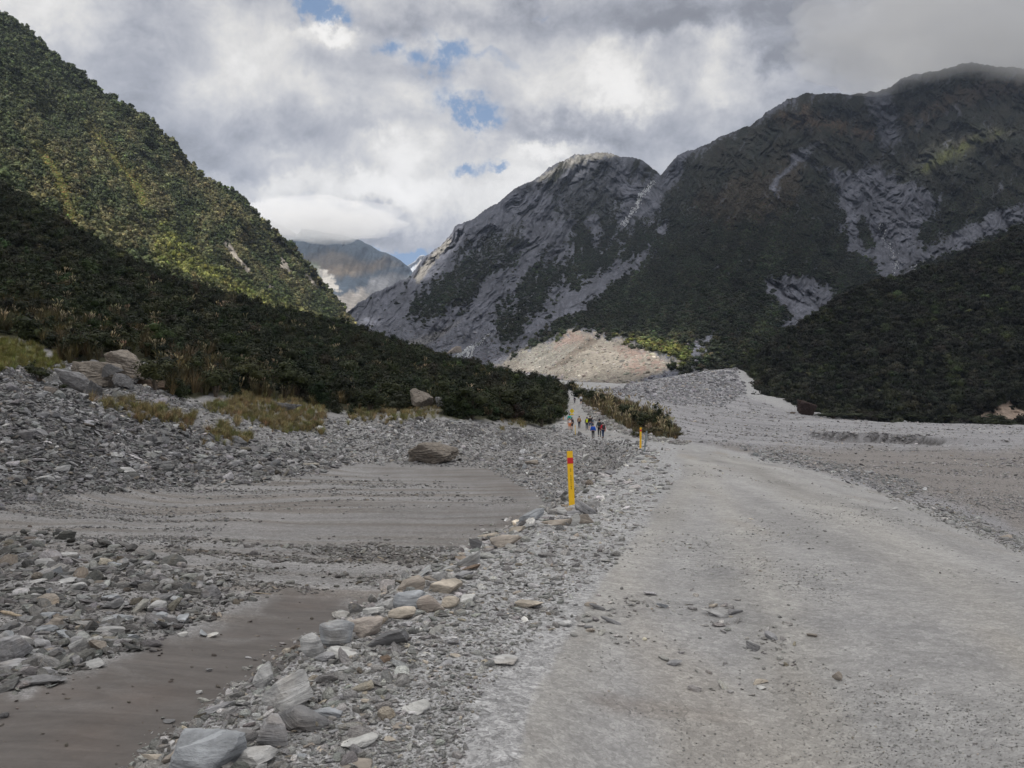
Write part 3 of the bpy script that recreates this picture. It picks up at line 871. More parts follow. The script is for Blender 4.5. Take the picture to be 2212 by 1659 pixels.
for _d, _us, _z in ((3, (-1.5, -1, -.6, -.3), 0), (5, (-1.5, -1, -.6), 0), (9, (-1.5, -1, -.6, -.3), 0), (16, (-1.5, -.8, -.4, -.1), 0), (28, (-1.5, -.8, -.4, -.1, .05), 0), (50, (-1.5, -.8, -.4, -.1, .08), -.1), (90, (-1.5, -.6, -.3, -.1), -.2), (150, (-1.5, -.6, -.3, -.1), 2.0)):
    _ra += [(u_, math.log(_d), _z) for u_ in _us]
_la += [(u_, math.log(d_), -1.05) for d_ in (2.6, 3.6, 5.0) for u_ in (-1.5, -.9, -.5, -.2, .1, .4)]
_la += [(u_, math.log(d_), -1.5) for d_ in (10, 16, 28, 50) for u_ in (.15, .4)]
RB_R = RBF([(a[0] * KU, a[1]) for a in _ra], [a[2] for a in _ra], 1.0, 1e-3)
RB_L = RBF([(a[0] * KU, a[1]) for a in _la], [a[2] for a in _la], 1.0, 1e-3)


def pt2(px, py, d):
    q = P(px, py, d); return (float(q[0]), float(q[1]))


# top edge of the track embankment, near to far
EDGE = [(-3.4, -60), (-1.9, -2), (-1.75, 2.0)] + [pt2(*a) for a in [
    (230, 1659, 3.66), (380, 1580, 4.09), (545, 1470, 4.87), (640, 1400, 5.56), (735, 1345, 6.24), (860, 1262, 7.67), (1010, 1185, 9.75), (1110, 1135, 11.8),
    (1180, 1095, 14.2), (1250, 1052, 18.3), (1325, 1012, 24.8), (1372, 985, 32), (1392, 968, 40), (1388, 962, 46), (1345, 953, 60), (1281, 949, 76), (1232, 935, 100), (1196, 918, 114), (1185, 898, 132), (1205, 868, 178), (1226, 854, 205), (1120, 815, 400), (1000, 800, 900), (900, 800, 4000)]]
_E = np.array(EDGE)


def edge_side(x, y):
    """signed distance to the bank edge, positive on the left (basin) side"""
    d2 = np.full(x.shape, 1e18); sg = np.ones(x.shape)
    for k in range(len(_E) - 1):
        x0, y0 = _E[k]; x1, y1 = _E[k + 1]
        ex, ey = x1 - x0, y1 - y0
        t = np.clip(((x - x0) * ex + (y - y0) * ey) / (ex * ex + ey * ey), 0, 1)
        dx, dy = x - x0 - t * ex, y - y0 - t * ey
        dd = dx * dx + dy * dy
        m = dd < d2
        cr = ex * (y - y0) - ey * (x - x0)
        d2 = np.where(m, dd, d2); sg = np.where(m, np.sign(cr), sg)
    return np.sqrt(d2) * sg


def ground_base(x, y):
    yy = np.maximum(y, 3.2)
    u = np.clip(x / yy, -1.5, 1.5) * KU; v = np.log(yy)
    zr = RB_R(u, v); zl = RB_L(u, v)
    zr = np.where(y < 9, zr * sstep(2, 9, y), zr)
    s = edge_side(x, y)
    wd = (1.1 + .5 * sstep(10, 30, y)) * np.clip(np.abs(zr - zl), 0, 3.2) + 0.12
    w = sstep(0, 1, (s + 0.15 * wd) / wd)
    z = zr * (1 - w) + zl * w
    return z, s, w


def fan_bank(px, py):
    """cut bank on the river bed: height step"""
    yl = np.interp(px, [1700, 1745, 1790, 1900, 2040, 2212, 2600], [930, 940, 948, 953, 958, 963, 966])
    return yl


def ground(x, y, detail=True):
    x = np.asarray(x, float); y = np.asarray(y, float)
    z, s, w = ground_base(x, y)
    r = np.hypot(x, np.maximum(y, 0))
    # tracks and undulation
    z = z + 0.02 * fbm(x / 1.7, y / 1.7, 3, 21) * sstep(1, 6, r)
    amp = np.clip(r / 60, 0, 1)
    z = z + amp * 0.22 * fbm(x / 7, y / 7, 4, 22)
    z = z + np.clip((r - 90) / 200, 0, 1) * 1.6 * fbm(x / 33, y / 33, 4, 23)
    # rubble is lumpy
    lum = sstep(0.0, 1.0, w) * sstep(8, 26, y)
    z = z + lum * .10 * fbm(x / 1.1, y / 1.1, 4, 24) * sstep(-1.35, -0.7, z)
    # cut bank in the river bed
    px, py = proj(x, y, z)
    on = sstep(1735, 1790, px) * sstep(110, 125, y + 0 * x)
    wob = 3.0 * fbm(x / 9, y / 9, 3, 26)
    line = np.interp(px, [1700, 1800, 1900, 2040, 2212, 2700], [128, 124, 121, 118, 113, 108]) + wob
    hgt = np.interp(px, [1720, 1790, 1950, 2060, 2212], [0, 1.5, 1.4, .8, .6])
    z = z + hgt * (sstep(-.5, .7, y - line) - .25) * np.exp(-np.clip(y - line, 0, 400) / 90) * sstep(70, 105, y) * (px > 1600)
    if detail:
        rg = np.clip(0.35 + w, 0, 1)
        z = z + 0.010 * fbm(x / .16, y / .16, 3, 25) * np.clip(w, 0, 1) * (r < 25)
    return z


def hit(px, py, far=3000.0):
    """where the view line through a picture position meets the ground"""
    u, w = cray(px, py); u = float(u); w = float(w)
    d = np.exp(np.linspace(math.log(2.4), math.log(far), 1400))
    z = ground(u * d, d, False); r = CAM[2] + w * d
    k = np.where(r < z)[0]
    if len(k) == 0: return None
    k = k[0]
    if k == 0: dd = d[0]
    else:
        a0 = r[k - 1] - z[k - 1]; a1 = r[k] - z[k]
        dd = d[k - 1] + (d[k] - d[k - 1]) * a0 / (a0 - a1)
    return np.array([u * dd, dd, CAM[2] + w * dd])


NC, NR = 1100, 1000
uu = np.linspace(-1, 1, NC); uu = 0.72 * uu + 0.55 * uu ** 5
vy = np.exp(np.linspace(math.log(2.3), math.log(620), NR))
vy = np.concatenate([vy, np.exp(np.linspace(math.log(660), math.log(9000), 30))])
GX = uu[None] * vy[:, None]; GY = np.repeat(vy[:, None], NC, 1)
# rows that carry the same sheet back behind the camera
bx, by = [], []
for yb, wd in ((-400, 400), (-80, 120), (-20, 40), (-5, 14), (0.0, 6.5), (1.4, 4.2)):
    bx.append(uu * wd); by.append(np.full(NC, yb))
GX = np.concatenate([np.array(bx), GX]); GY = np.concatenate([np.array(by), GY])
GZ = ground(GX, GY)
GPX, GPY = proj(GX, np.maximum(GY, 1.0), GZ)
_, GS, GW = ground_base(GX, GY)

MUD = [(-50, 1700), (-50, 1500), (60, 1500), (110, 1480), (200, 1450), (250, 1425), (330, 1395), (420, 1370), (500, 1350), (560, 1300), (620, 1275), (760, 1300), (860, 1300), (830, 1330), (700, 1400), (650, 1430), (560, 1480), (380, 1600), (240, 1700)]
MUD2 = [(740, 1004), (800, 1003), (880, 1010), (1000, 1005), (1060, 1012), (1120, 1040), (1165, 1075), (1175, 1100), (1120, 1140), (1040, 1160), (950, 1165), (1050, 1130), (1120, 1095), (1090, 1060), (1010, 1045), (930, 1028), (830, 1012)]
MUD3 = [(780, 1120), (1000, 1090), (1130, 1095), (1130, 1150), (1000, 1170), (850, 1165), (500, 1150), (450, 1140), (600, 1120)]
TRACKS = [[(1106, 1700), (1180, 1500), (1330, 1250), (1440, 1110), (1500, 1040), (1540, 990)], [(2300, 1480), (2100, 1280), (1900, 1150), (1720, 1060), (1600, 1000), (1540, 968)],
          [(1750, 1700), (1720, 1400), (1620, 1200), (1560, 1080), (1500, 1000)]]
GRASS_P = [[(-60, 735), (60, 745), (135, 775), (130, 800), (60, 800), (-60, 785)], [(440, 880), (520, 850), (640, 868), (700, 880), (690, 925), (620, 930), (560, 910), (460, 900)],
           [(440, 925), (500, 930), (540, 950), (510, 962), (450, 945)], [(200, 872), (235, 868), (300, 880), (420, 905), (400, 925), (280, 895)],
           [(730, 890), (850, 878), (950, 876), (950, 900), (850, 912), (760, 905)], [(1080, 905), (1110, 890), (1150, 905), (1110, 925)], [(560, 905), (680, 905), (700, 925), (600, 930)]]
SHRUB_TOP = [(-80, 330), (0, 385), (70, 440), (150, 490), (230, 545), (330, 592), (450, 632), (600, 662), (760, 704), (870, 738), (960, 760), (1030, 782), (1100, 800), (1180, 822), (1224, 850)]
SHRUB_BOT = [(1222, 880), (1212, 905), (1200, 918), (1170, 924), (1140, 915), (1100, 908), (1000, 908), (950, 900), (945, 880), (850, 885), (790, 895), (700, 888), (640, 872), (520, 862), (460, 850), (380, 868), (350, 845), (345, 800), (305, 780), (200, 786), (145, 786), (120, 765), (60, 735), (-80, 725)]
SHRUB = SHRUB_TOP + SHRUB_BOT
ISLAND = [(1228, 838), (1275, 846), (1330, 862), (1380, 878), (1430, 895), (1468, 930), (1462, 946), (1420, 946), (1375, 935), (1335, 915), (1290, 893), (1262, 872)]
BED = [(1225, 846), (1340, 836), (1420, 820), (1590, 792), (1615, 855), (1700, 885), (2300, 915), (2300, 1250), (2212, 1190), (2050, 1110), (1900, 1060), (1700, 1000), (1560, 968), (1470, 952), (1440, 905), (1350, 868)]


def paint_ground():
    x, y = GPX, GPY
    c = np.ones(x.shape + (3,)) * np.array([.35, .35, .357])
    n = fbm(GX / 2.2, GY / 2.2, 4, 70); nf = fbm(GX / 40, GY / 90, 4, 71)
    c = c * (1 + .14 * n + .16 * nf)[..., None]
    left = sstep(0.0, 0.5, GW)
    # basin is darker, browner silt
    c = lerp3(c, (.235, .23, .23), left * .75)
    c = c * (1 + left * .35 * fbm(GX / 7 + GY * .12, GY / 1.4, 5, 133))[..., None]
    silt = left * sstep(-.9, -1.35, GZ)
    bandn = fbm(GX / 14, GY / 1.2, 4, 72)
    c = c * (1 - .8 * (silt * sstep(-.15, .4, bandn))[..., None] * np.array([.30, .36, .42]))
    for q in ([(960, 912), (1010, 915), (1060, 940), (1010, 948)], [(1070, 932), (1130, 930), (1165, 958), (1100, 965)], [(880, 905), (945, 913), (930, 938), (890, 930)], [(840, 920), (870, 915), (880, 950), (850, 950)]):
        c = lerp3(c, (.07, .068, .072), pmask(x, y, q, 5, 18, 12, 130) * .8 * (GY > 50) * (GY < 130))  # dark bank rock, with the shade of hollows under the bushes painted in
    c = lerp3(c, (.10, .095, .092), pmask(x, y, [(-60, 915), (150, 930), (270, 1000), (210, 1060), (-60, 1085)], 14, 40, 40, 131) * .7 * (GY > 20))
    mud = np.zeros(x.shape)
    for k, q in enumerate((MUD, MUD2, MUD3)):
        mud = np.maximum(mud, pmask(x, y, q, (22, 26, 30)[k], (26, 34, 50)[k], 50, 73 + k) * (1, .75, .4)[k] * (1 if k == 0 else np.clip(.75 + .9 * fbm(GX / 12, GY / 1.5, 4, 79), .2, 1)))
    sw = fbm(GX / 2.4 + .9 * fbm(GX / 3, GY / 3, 3, 74), GY / 1.1 + .9 * fbm(GX / 3, GY / 3, 3, 75), 5, 76)
    mud = mud * sstep(-.55, -.95, GZ) * left
    mud = mud * np.clip(.92 - 1.5 * np.clip(sw - .05, 0, 1) * sstep(1640, 1330, y), .15, 1)
    mudc = np.ones(x.shape + (3,)) * np.array([.108, .096, .089]) * (1 + .2 * fbm(GX / 1.9 + .3 * GY, GY / .9, 4, 77))[..., None]
    mudc = lerp3(mudc, (.125, .098, .084), sstep(-.05, .5, fbm(GX / 2.5, GY / 2.5, 3, 78)) * .7)
    c = c * (1 - mud[..., None]) + mudc * mud[..., None]
    # worn track
    road = (1 - left) * pmask(x, y, [(1106, 1900), (1106, 1700), (1150, 1500), (1300, 1250), (1400, 1120), (1470, 1020), (1465, 958), (1290, 948), (1225, 932), (1205, 912), (1225, 885), (1215, 855), (1235, 850), (1262, 873), (1300, 900), (1340, 925), (1400, 950), (1490, 960), (1700, 1003), (1900, 1063), (2050, 1115), (2240, 1195), (2800, 1500), (2800, 1900)], 10, 22, 60, 80)
    rc = np.ones(x.shape + (3,)) * np.array([.315, .312, .312])
    near = np.zeros(x.shape)
    for k, t in enumerate(TRACKS):
        wpx = np.interp(y, [950, 1700], [12, 120])
        box = (y > 940) & (x > 900)
        dd = np.full(x.shape, 1e3); dd[box] = line_sd(x[box], y[box], t)
        near = np.maximum(near, np.exp(-(dd / wpx) ** 2))
    sc1 = fbm(GX / .8, GY / .8, 4, 81); sc2 = fbm(GX / 3.5, GY / 3.5, 3, 82)
    rc = lerp3(rc, (.345, .337, .325), np.clip(near * .9 + .15 * sc2, 0, 1))
    rc = lerp3(rc, (.235, .235, .24), sstep(.05, .6, sc1 * .5 + sc2 * .9 - near * .3) * .7)
    rc = lerp3(rc, (.22, .195, .18), sstep(.25, .65, fbm(GX / 1.1, GY / .6, 4, 83) + .25 * pmask(x, y, [(1050, 1480), (1300, 1430), (1600, 1440), (1600, 1560), (1300, 1560), (1060, 1540)], 60, 30, 60, 84) - .1) * .55 * (y > 1180))
    lane = fbm(GX / 1.1 - GY * .10, GY / 11, 4, 120); blot = fbm(GX / .55, GY / .8, 4, 121)
    rc = rc * (1 + .38 * lane + .07 * blot)[..., None]
    rc = lerp3(rc, (.30, .278, .25), sstep(.12, .5, fbm(GX / 1.6, GY / 6, 3, 122)) * .55)
    c = c * (1 - road[..., None]) + rc * road[..., None]
    # river bed and fan
    bed = pmask(x, y, BED, 5, 6, 30, 85)
    bc = np.ones(x.shape + (3,)) * np.array([.285, .283, .297])
    bs = fbm(GX / 26, GY / 5.5, 5, 86)
    bc = bc * (1 + .42 * bs)[..., None]
    bc = lerp3(bc, (.21, .19, .175), pmask(x, y, [(1480, 962), (1700, 965), (2300, 975), (2300, 1180), (2100, 1100), (1900, 1045), (1700, 1000)], 14, 16, 60, 87) * .7)
    c = c * (1 - bed[..., None]) + bc * bed[..., None]
    bank_shade = pmask(x, y, [(1740, 932), (1800, 936), (1930, 943), (2045, 952), (2030, 962), (1800, 952), (1770, 946)], 2, 4, 12, 88)
    c = lerp3(c, (.05, .046, .046), bank_shade * .85)  # shadow under the cut bank's overhang, painted as dark ground
    # vegetated soil
    sh = np.maximum(pmask(x, y, SHRUB, 4, 10, 20, 90), pmask(x, y, ISLAND, 3, 6, 12, 91)) * (GY > 40) * (GY < 400)
    c = lerp3(c, (.05, .05, .028), sh)
    for k, q in enumerate(GRASS_P):
        g = pmask(x, y, q, 6, 34, 26, 92 + k) * (GY > 38) * (GY < 130)
        c = lerp3(c, (.15, .14, .10) if k else (.14, .14, .05), g * (.6 if k else .85))
    paint_ground.mud = mud; paint_ground.road = road; paint_ground.bed = bed; paint_ground.left = left; paint_ground.shrub = sh
    return c


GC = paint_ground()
G_MUD, G_ROAD, G_BED, G_LEFT, G_SHRUB = paint_ground.mud, paint_ground.road, paint_ground.bed, paint_ground.left, paint_ground.shrub


def gravel_mat():
    m, nt, b = new_mat('gravel_ground')
    tc = nt.add('ShaderNodeTexCoord').outputs['Object']
    col = nt.add('ShaderNodeAttribute', attribute_name='Col').outputs['Color']
    mud = nt.add('ShaderNodeAttribute', attribute_name='mud').outputs['Fac']
    flat = nt.mapping(tc, (1, 1, 1))
    w = nt.add('ShaderNodeTexNoise'); nt.l.new(tc, w.inputs['Vector']); w.inputs['Scale'].default_value = 9
    wv = nt.vmath('ADD', tc, nt.vmath('SCALE', w.outputs['Color'], s=0.06))
    dry = nt.math('SUBTRACT', 1.0, mud)
    fs = None; hs = None
    for sc, amp, hh in ((95, .26, .25), (34, .28, .5), (12, .16, .55)):
        vcol = nt.add('ShaderNodeTexVoronoi'); nt.l.new(wv, vcol.inputs['Vector']); vcol.inputs['Scale'].default_value = sc
        s2 = nt.add('ShaderNodeSeparateColor'); nt.l.new(vcol.outputs['Color'], s2.inputs[0])
        f = nt.remap(s2.outputs[0], 0, 1, 1 - amp, 1 + amp)
        fs = f if fs is None else nt.math('MULTIPLY', fs, f)
        h = nt.math('MULTIPLY', nt.math('ADD', nt.math('MULTIPLY', vcol.outputs['Distance'], -0.8), nt.math('MULTIPLY', s2.outputs[1], .5)), hh * 30 / sc)
        hs = h if hs is None else nt.math('ADD', hs, h)
    nlo = nt.noise(tc, 0.5, 5, 0.6); nmid = nt.noise(tc, 4.5, 6, 0.65)
    rd = nt.add('ShaderNodeAttribute', attribute_name='road').outputs['Fac']
    big = nt.math('MULTIPLY', nt.remap(nlo, .3, .7, .93, 1.07), nt.remap(nmid, .3, .7, .92, 1.08))
    f1 = nt.add('ShaderNodeMix', data_type='FLOAT'); nt.l.new(nt.math('MULTIPLY', rd, .5), f1.inputs[0]); nt.l.new(fs, f1.inputs[2]); f1.inputs[3].default_value = 1.0
    fs = f1.outputs[0]
    # flow streaks in the silt
    str_ = nt.noise(nt.mapping(tc, (0.5, 3.0, 1), (0, 0, .25)), 1.6, 6, .62, .8)
    mudf = nt.math('MULTIPLY', nt.remap(str_, .3, .7, .78, 1.22), nt.remap(nmid, .3, .7, .93, 1.07))
    fmix = nt.add('ShaderNodeMix', data_type='FLOAT'); nt.l.new(mud, fmix.inputs[0])
    nt.l.new(nt.math('MULTIPLY', fs, big), fmix.inputs[2]); nt.l.new(mudf, fmix.inputs[3])
    nt.l.new(nt.scale_col(col, fmix.outputs[0]), b.inputs['Base Color'])
    h = nt.math('MULTIPLY', nt.math('ADD', hs, nt.math('MULTIPLY', nmid, 1.0)), nt.math('MULTIPLY', dry, nt.remap(rd, 0, 1, 1.0, .4)))
    h = nt.math('ADD', h, nt.math('MULTIPLY', nt.math('MULTIPLY', str_, mud), .25))
    nt.l.new(nt.bump(h, .75, .022), b.inputs['Normal'])
    nt.l.new(nt.remap(mud, 0, 1, .95, .55), b.inputs['Roughness'])
    b.inputs['Specular IOR Level'].default_value = .25
    return m


M_GROUND = gravel_mat()
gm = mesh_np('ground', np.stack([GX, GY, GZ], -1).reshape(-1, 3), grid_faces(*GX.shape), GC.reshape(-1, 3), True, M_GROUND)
a = gm.attributes.new('mud', 'FLOAT', 'POINT'); a.data.foreach_set('value', np.ascontiguousarray(G_MUD, np.float32).ravel())
a = gm.attributes.new('road', 'FLOAT', 'POINT'); a.data.foreach_set('value', np.ascontiguousarray(G_ROAD, np.float32).ravel())
GROUND = tag(link('ground', gm), kind='structure')

#==MARK_CLOUD
# ------------------------------------------------------------------ unseen cloud layer added overhead, shaped to shade the valley with sun gaps
H_CL = 2700.0
def to_deck(V):
    V = V.reshape(-1, 3); t = (H_CL - V[:, 2]) / SUN_DIR[2]
    return V[:, 0] + SUN_DIR[0] * t, V[:, 1] + SUN_DIR[1] * t
CELL = 28.0; X0, X1, Y0, Y1 = -3600, 2600, -3600, 1900
nxc, nyc = int((X1 - X0) / CELL), int((Y1 - Y0) / CELL)
shade = np.zeros((nyc, nxc), bool); lit = np.zeros((nyc, nxc), bool)
def mark(arr, V, m=None):
    x, y = to_deck(V)
    if m is not None: k = m.ravel(); x = x[k]; y = y[k]
    i = ((x - X0) / CELL).astype(int); j = ((y - Y0) / CELL).astype(int)
    ok = (i >= 0) & (i < nxc) & (j >= 0) & (j < nyc)
    arr[j[ok], i[ok]] = True
def dil(a, n):
    for _ in range(n):
        b = a.copy(); b[1:] |= a[:-1]; b[:-1] |= a[1:]; b[:, 1:] |= a[:, :-1]; b[:, :-1] |= a[:, 1:]; a = b
    return a
GV = np.stack([GX, GY, GZ], -1)
gsel = (GY < 560) & (GY > -300)
mark(shade, GV, gsel)
LIT_M = pmask(MTR['PX'], MTR['PY'], LIT, 2, 6, 30, 200) > .5
LIT_M2 = pmask(MTR['PX'], MTR['PY'], [(1990, 375), (2000, 345), (2060, 318), (2122, 294), (2168, 278), (2160, 298), (2105, 316), (2050, 350)], 2, 6, 30, 201) > .5
LIT_C = (pmask(MTR['PX'], MTR['PY'], [(893, 604), (920, 548), (975, 505), (978, 520), (940, 560), (905, 610)], 2, 0, 30, 201) > .5) | (pmask(MTR['PX'], MTR['PY'], [(1150, 392), (1230, 335), (1300, 320), (1345, 330), (1290, 345), (1220, 362), (1165, 396)], 2, 0, 30, 201) > .5)
mark(shade, MTR['V'], ~(LIT_M | LIT_M2 | LIT_C)); mark(shade, HILL['V'])
mark(lit, MTR['V'], LIT_M); mark(lit, MTR['V'], LIT_M2); mark(lit, MTR['V'], LIT_C)
LIT_A = (MTA['PY'] < interp_poly([(-300, 250), (0, 385), (150, 480), (260, 560), (420, 610), (560, 655), (700, 690), (800, 712)], MTA['PX'], 1) + 14 * fbm(MTA['PX'] / 60, MTA['PY'] / 60, 3, 210)) & \
        ~((MTA['PX'] < 60) & (MTA['PY'] < 40))
mark(lit, MTA['V'], LIT_A)
far_lit = np.ones(FARB['PX'].shape, bool); mark(lit, FARB['V'], far_lit)
shade = dil(shade, 4); litd = dil(lit, 1)
for _ in range(2):     # close pinholes
    shade = ~dil(~dil(shade, 1), 1)
keep = shade & ~litd


def build_deck():
    jj, ii = np.where(keep)
    idx = -np.ones((2, nyc + 1, nxc + 1), int); V = []; Fq = []
    gx = X0 + np.arange(nxc + 1) * CELL; gy = Y0 + np.arange(nyc + 1) * CELL
    GXX, GYY = np.meshgrid(gx, gy)
    wobx = 11 * fbm(GXX / 90, GYY / 90, 3, 220); woby = 11 * fbm(GXX / 90, GYY / 90, 3, 221)
    bot = H_CL + 30 * fbm(GXX / 300, GYY / 300, 4, 222); top = H_CL + 70 + 45 * fbm(GXX / 200, GYY / 200, 4, 223)
    def vi(s, j, i):
        if idx[s, j, i] < 0:
            idx[s, j, i] = len(V); V.append((GXX[j, i] + wobx[j, i], GYY[j, i] + woby[j, i], (bot, top)[s][j, i]))
        return idx[s, j, i]
    K = keep
    for j, i in zip(jj.tolist(), ii.tolist()):
        b = [vi(0, j, i), vi(0, j, i + 1), vi(0, j + 1, i + 1), vi(0, j + 1, i)]
        t = [vi(1, j, i), vi(1, j, i + 1), vi(1, j + 1, i + 1), vi(1, j + 1, i)]
        Fq.append(b[::-1]); Fq.append(t)
        for (dj, di, p, q) in ((-1, 0, 0, 1), (0, 1, 1, 2), (1, 0, 2, 3), (0, -1, 3, 0)):
            a2, b2 = j + dj, i + di
            if not (0 <= a2 < nyc and 0 <= b2 < nxc and K[a2, b2]):
                Fq.append([b[p], b[q], t[q], t[p]])
    m = bpy.data.materials.new('shade_cloud_layer'); m.use_nodes = True
    nt = NT(m.node_tree); nt.n.clear(); out = nt.add('ShaderNodeOutputMaterial')
    tr = nt.add('ShaderNodeBsdfTranslucent'); tr.inputs[0].default_value = (.93, .94, .96, 1)
    df = nt.add('ShaderNodeBsdfDiffuse'); df.inputs[0].default_value = (.93, .94, .96, 1)
    tp = nt.add('ShaderNodeBsdfTransparent')
    mx = nt.add('ShaderNodeMixShader'); mx.inputs[0].default_value = .12
    nt.l.new(tr.outputs[0], mx.inputs[1]); nt.l.new(df.outputs[0], mx.inputs[2])
    m2 = nt.add('ShaderNodeMixShader'); m2.inputs[0].default_value = .26
    nt.l.new(mx.outputs[0], m2.inputs[1]); nt.l.new(tp.outputs[0], m2.inputs[2]); nt.l.new(m2.outputs[0], out.inputs[0])
    me = mesh_np('shade_clouds', np.array(V), np.array(Fq), None, True, m)
    tag(link('shade_clouds', me), 'unseen grey cloud cover added high above the valley to shade it', 'shade_clouds', kind='stuff')


build_deck()
#==MARK_VEG
# ------------------------------------------------------------------ forest on the mountains
def sheet_area(V):
    e1 = V[:-1, 1:] - V[:-1, :-1]; e2 = V[1:, :-1] - V[:-1, :-1]
    return np.linalg.norm(np.cross(e1, e2), axis=2)


def pick_sheet(S, mask, n, vis=None):
    V = S['V']; w = sheet_area(V) * mask[:-1, :-1]
    PX, PY = S['PX'][:-1, :-1], S['PY'][:-1, :-1]
    w = w * ((PX > -60) & (PX < W_ + 60))
    p = w.ravel() / w.sum(); idx = RNG.choice(w.size, n, p=p)
    j, i = np.unravel_index(idx, w.shape)
    a, b = RNG.random(n)[:, None], RNG.random(n)[:, None]
    q = V[j, i] * (1 - a) * (1 - b) + V[j, i + 1] * a * (1 - b) + V[j + 1, i] * (1 - a) * b + V[j + 1, i + 1] * a * b
    return q, PX[j, i], PY[j, i]


def upright(n, tilt=.15):
    return np.stack([RNG.normal(0, tilt, n), RNG.normal(0, tilt, n), RNG.uniform(0, 6.28, n)], 1)


def tints(base, n, var=.35, hue=.15):
    b = np.array(base)[None] if np.ndim(base) == 1 else np.array(base)
    return b * np.exp(RNG.normal(0, var, n))[:, None] * (1 + RNG.normal(0, hue, (n, 3)))


FAR_TREES = [proto('far_tree', leaf_cloud('far_tree', 75, .115, 100 + k, 'round', MAT_LEAF, .95, .8)) for k in range(5)]
MID_TREES = [proto('mid_tree', leaf_cloud('mid_tree', 260, .062, 120 + k, 'round', MAT_LEAF, .95, .7)) for k in range(5)]
BUSHES = [proto('bush', leaf_cloud('bush', 620, .036, 140 + k, 'round' if k < 4 else 'cone', MAT_LEAF, 1.0, .62)) for k in range(6)]

# left mountain
slipm = np.zeros(MTA['PX'].shape)
for k, s_ in enumerate(SLIPS): slipm = np.maximum(slipm, pmask(MTA['PX'], MTA['PY'], s_, 5, 12, 18, 20 + k))
rockm = np.zeros(MTA['PX'].shape)
for k, s_ in enumerate(ROCKS_A): rockm = np.maximum(rockm, pmask(MTA['PX'], MTA['PY'], s_, 2, 5, 8, 30 + k))
q, qx, qy = pick_sheet(MTA, (1 - .93 * slipm) * (1 - .98 * rockm), 42000)
n = len(q)
patch = 1.3 * fbm(qx / 60, qy / 60, 4, 300); gully = fbm((qx * .8 - qy * .6) / 18, (qx * .6 + qy * .8) / 90, 3, 301)  # khaki and green mix; sunlit patches and dark gullies are tinted in too
base = np.ones((n, 3)) * np.array([.044, .058, .026])
base = lerp3(base, (.112, .108, .056), np.clip(.40 + patch * 1.8 + gully * .8, 0, 1) * sstep(150, 380, qy))
base = lerp3(base, (.040, .056, .024), sstep(.15, .6, fbm(qx / 25, qy / 25, 3, 302)) * .7)
bright_g = pmask(qx, qy, [(330, 540), (352, 492), (375, 520), (470, 590), (560, 640), (650, 680), (700, 705), (560, 670), (430, 610), (340, 580)], 20, 26, 30, 303)
base = lerp3(base, (.125, .135, .035), bright_g * .8)
near_slip = np.maximum(pmask(qx, qy, SLIPS[0], 18, 16, 20, 304), pmask(qx, qy, SLIPS[1], 18, 16, 20, 305))
base = lerp3(base, (.15, .14, .05), near_slip * .8)
sz = np.exp(RNG.normal(1.6, .38, n)).clip(2.4, 10.5) * (1 - .45 * near_slip)
q[:, 2] -= sz * .22
scatter('mountain_forest', q, upright(n), np.stack([sz, sz, sz * RNG.uniform(.8, 1.4, n)], 1), tints(base, n, .34, .04), FAR_TREES, 'sunlit bush forest covering the steep left mountain', 'forest')

# bright grassy slips
q, qx, qy = pick_sheet(MTA, slipm, 5000); n = len(q); sz = RNG.uniform(1.2, 3.0, n)
scatter('slip_scrub', q, upright(n), np.stack([sz, sz, sz * .6], 1), tints((.25, .25, .10), n, .25), FAR_TREES, 'yellow scrub growing down the slip scars on the left mountain', 'scrub')

# right mountains
q, qx, qy = pick_sheet(MTR, np.clip(VEG_RW, 0, 1) ** 1.5, 80000)
n = len(q)
low = sstep(330, 620, qy)
sz = (1.6 + 4.4 * low) * RNG.uniform(.6, 1.3, n)
base = np.ones((n, 3)) * np.array([.018, .0265, .0145])
base = lerp3(base, (.046, .040, .029), np.clip(.3 + fbm(qx / 40, qy / 40, 4, 310), 0, 1) * (.3 + .7 * (1 - low)))
base = lerp3(base, (.045, .05, .026), sstep(650, 760, qy) * sstep(-.1, .4, fbm(qx / 30, qy / 20, 3, 311)))
base = lerp3(base, (.10, .11, .035), pmask(qx, qy, [(1330, 725), (1400, 735), (1490, 755), (1480, 792), (1440, 778), (1390, 750), (1330, 740)], 8, 12, 14, 312))
base = lerp3(base, (.06, .065, .025), .7 * pmask(qx, qy, [(1994, 368), (2004, 347), (2060, 320), (2122, 296), (2168, 280), (2150, 300), (2105, 314), (2050, 346)], 5, 10, 14, 105))  # same sunlit patch, brightened in the tint as well
for k, s_ in enumerate(BROWN):
    base = lerp3(base, (.09, .06, .04), ragged(qx, qy, s_, 8, .8, 100 + k) * (.85, .5, .3)[k])
base = base * np.exp(1.3 * fbm((qx * .9 + qy * .42) / 26, (qy * .9 - qx * .42) / 120, 4, 314) + .5 * fbm(qx / 70, qy / 50, 3, 315))[:, None]
q[:, 2] -= sz * .25
scatter('mountain_scrub', q, upright(n), np.stack([sz, sz, sz * RNG.uniform(.55, 1.0, n)], 1), tints(base, n, .3, .10), FAR_TREES, 'dark bush and scrub covering the valley mountain between its screes', 'scrub')
q, qx, qy = pick_sheet(MTR, sstep(660, 820, MTR['PY']) * sstep(1700, 1500, MTR['PX']) * (1 - np.clip(VEG_RW, 0, 1)), 7000); n = len(q)
sz = np.exp(RNG.normal(-.35, .5, n))
ROCK_P = []
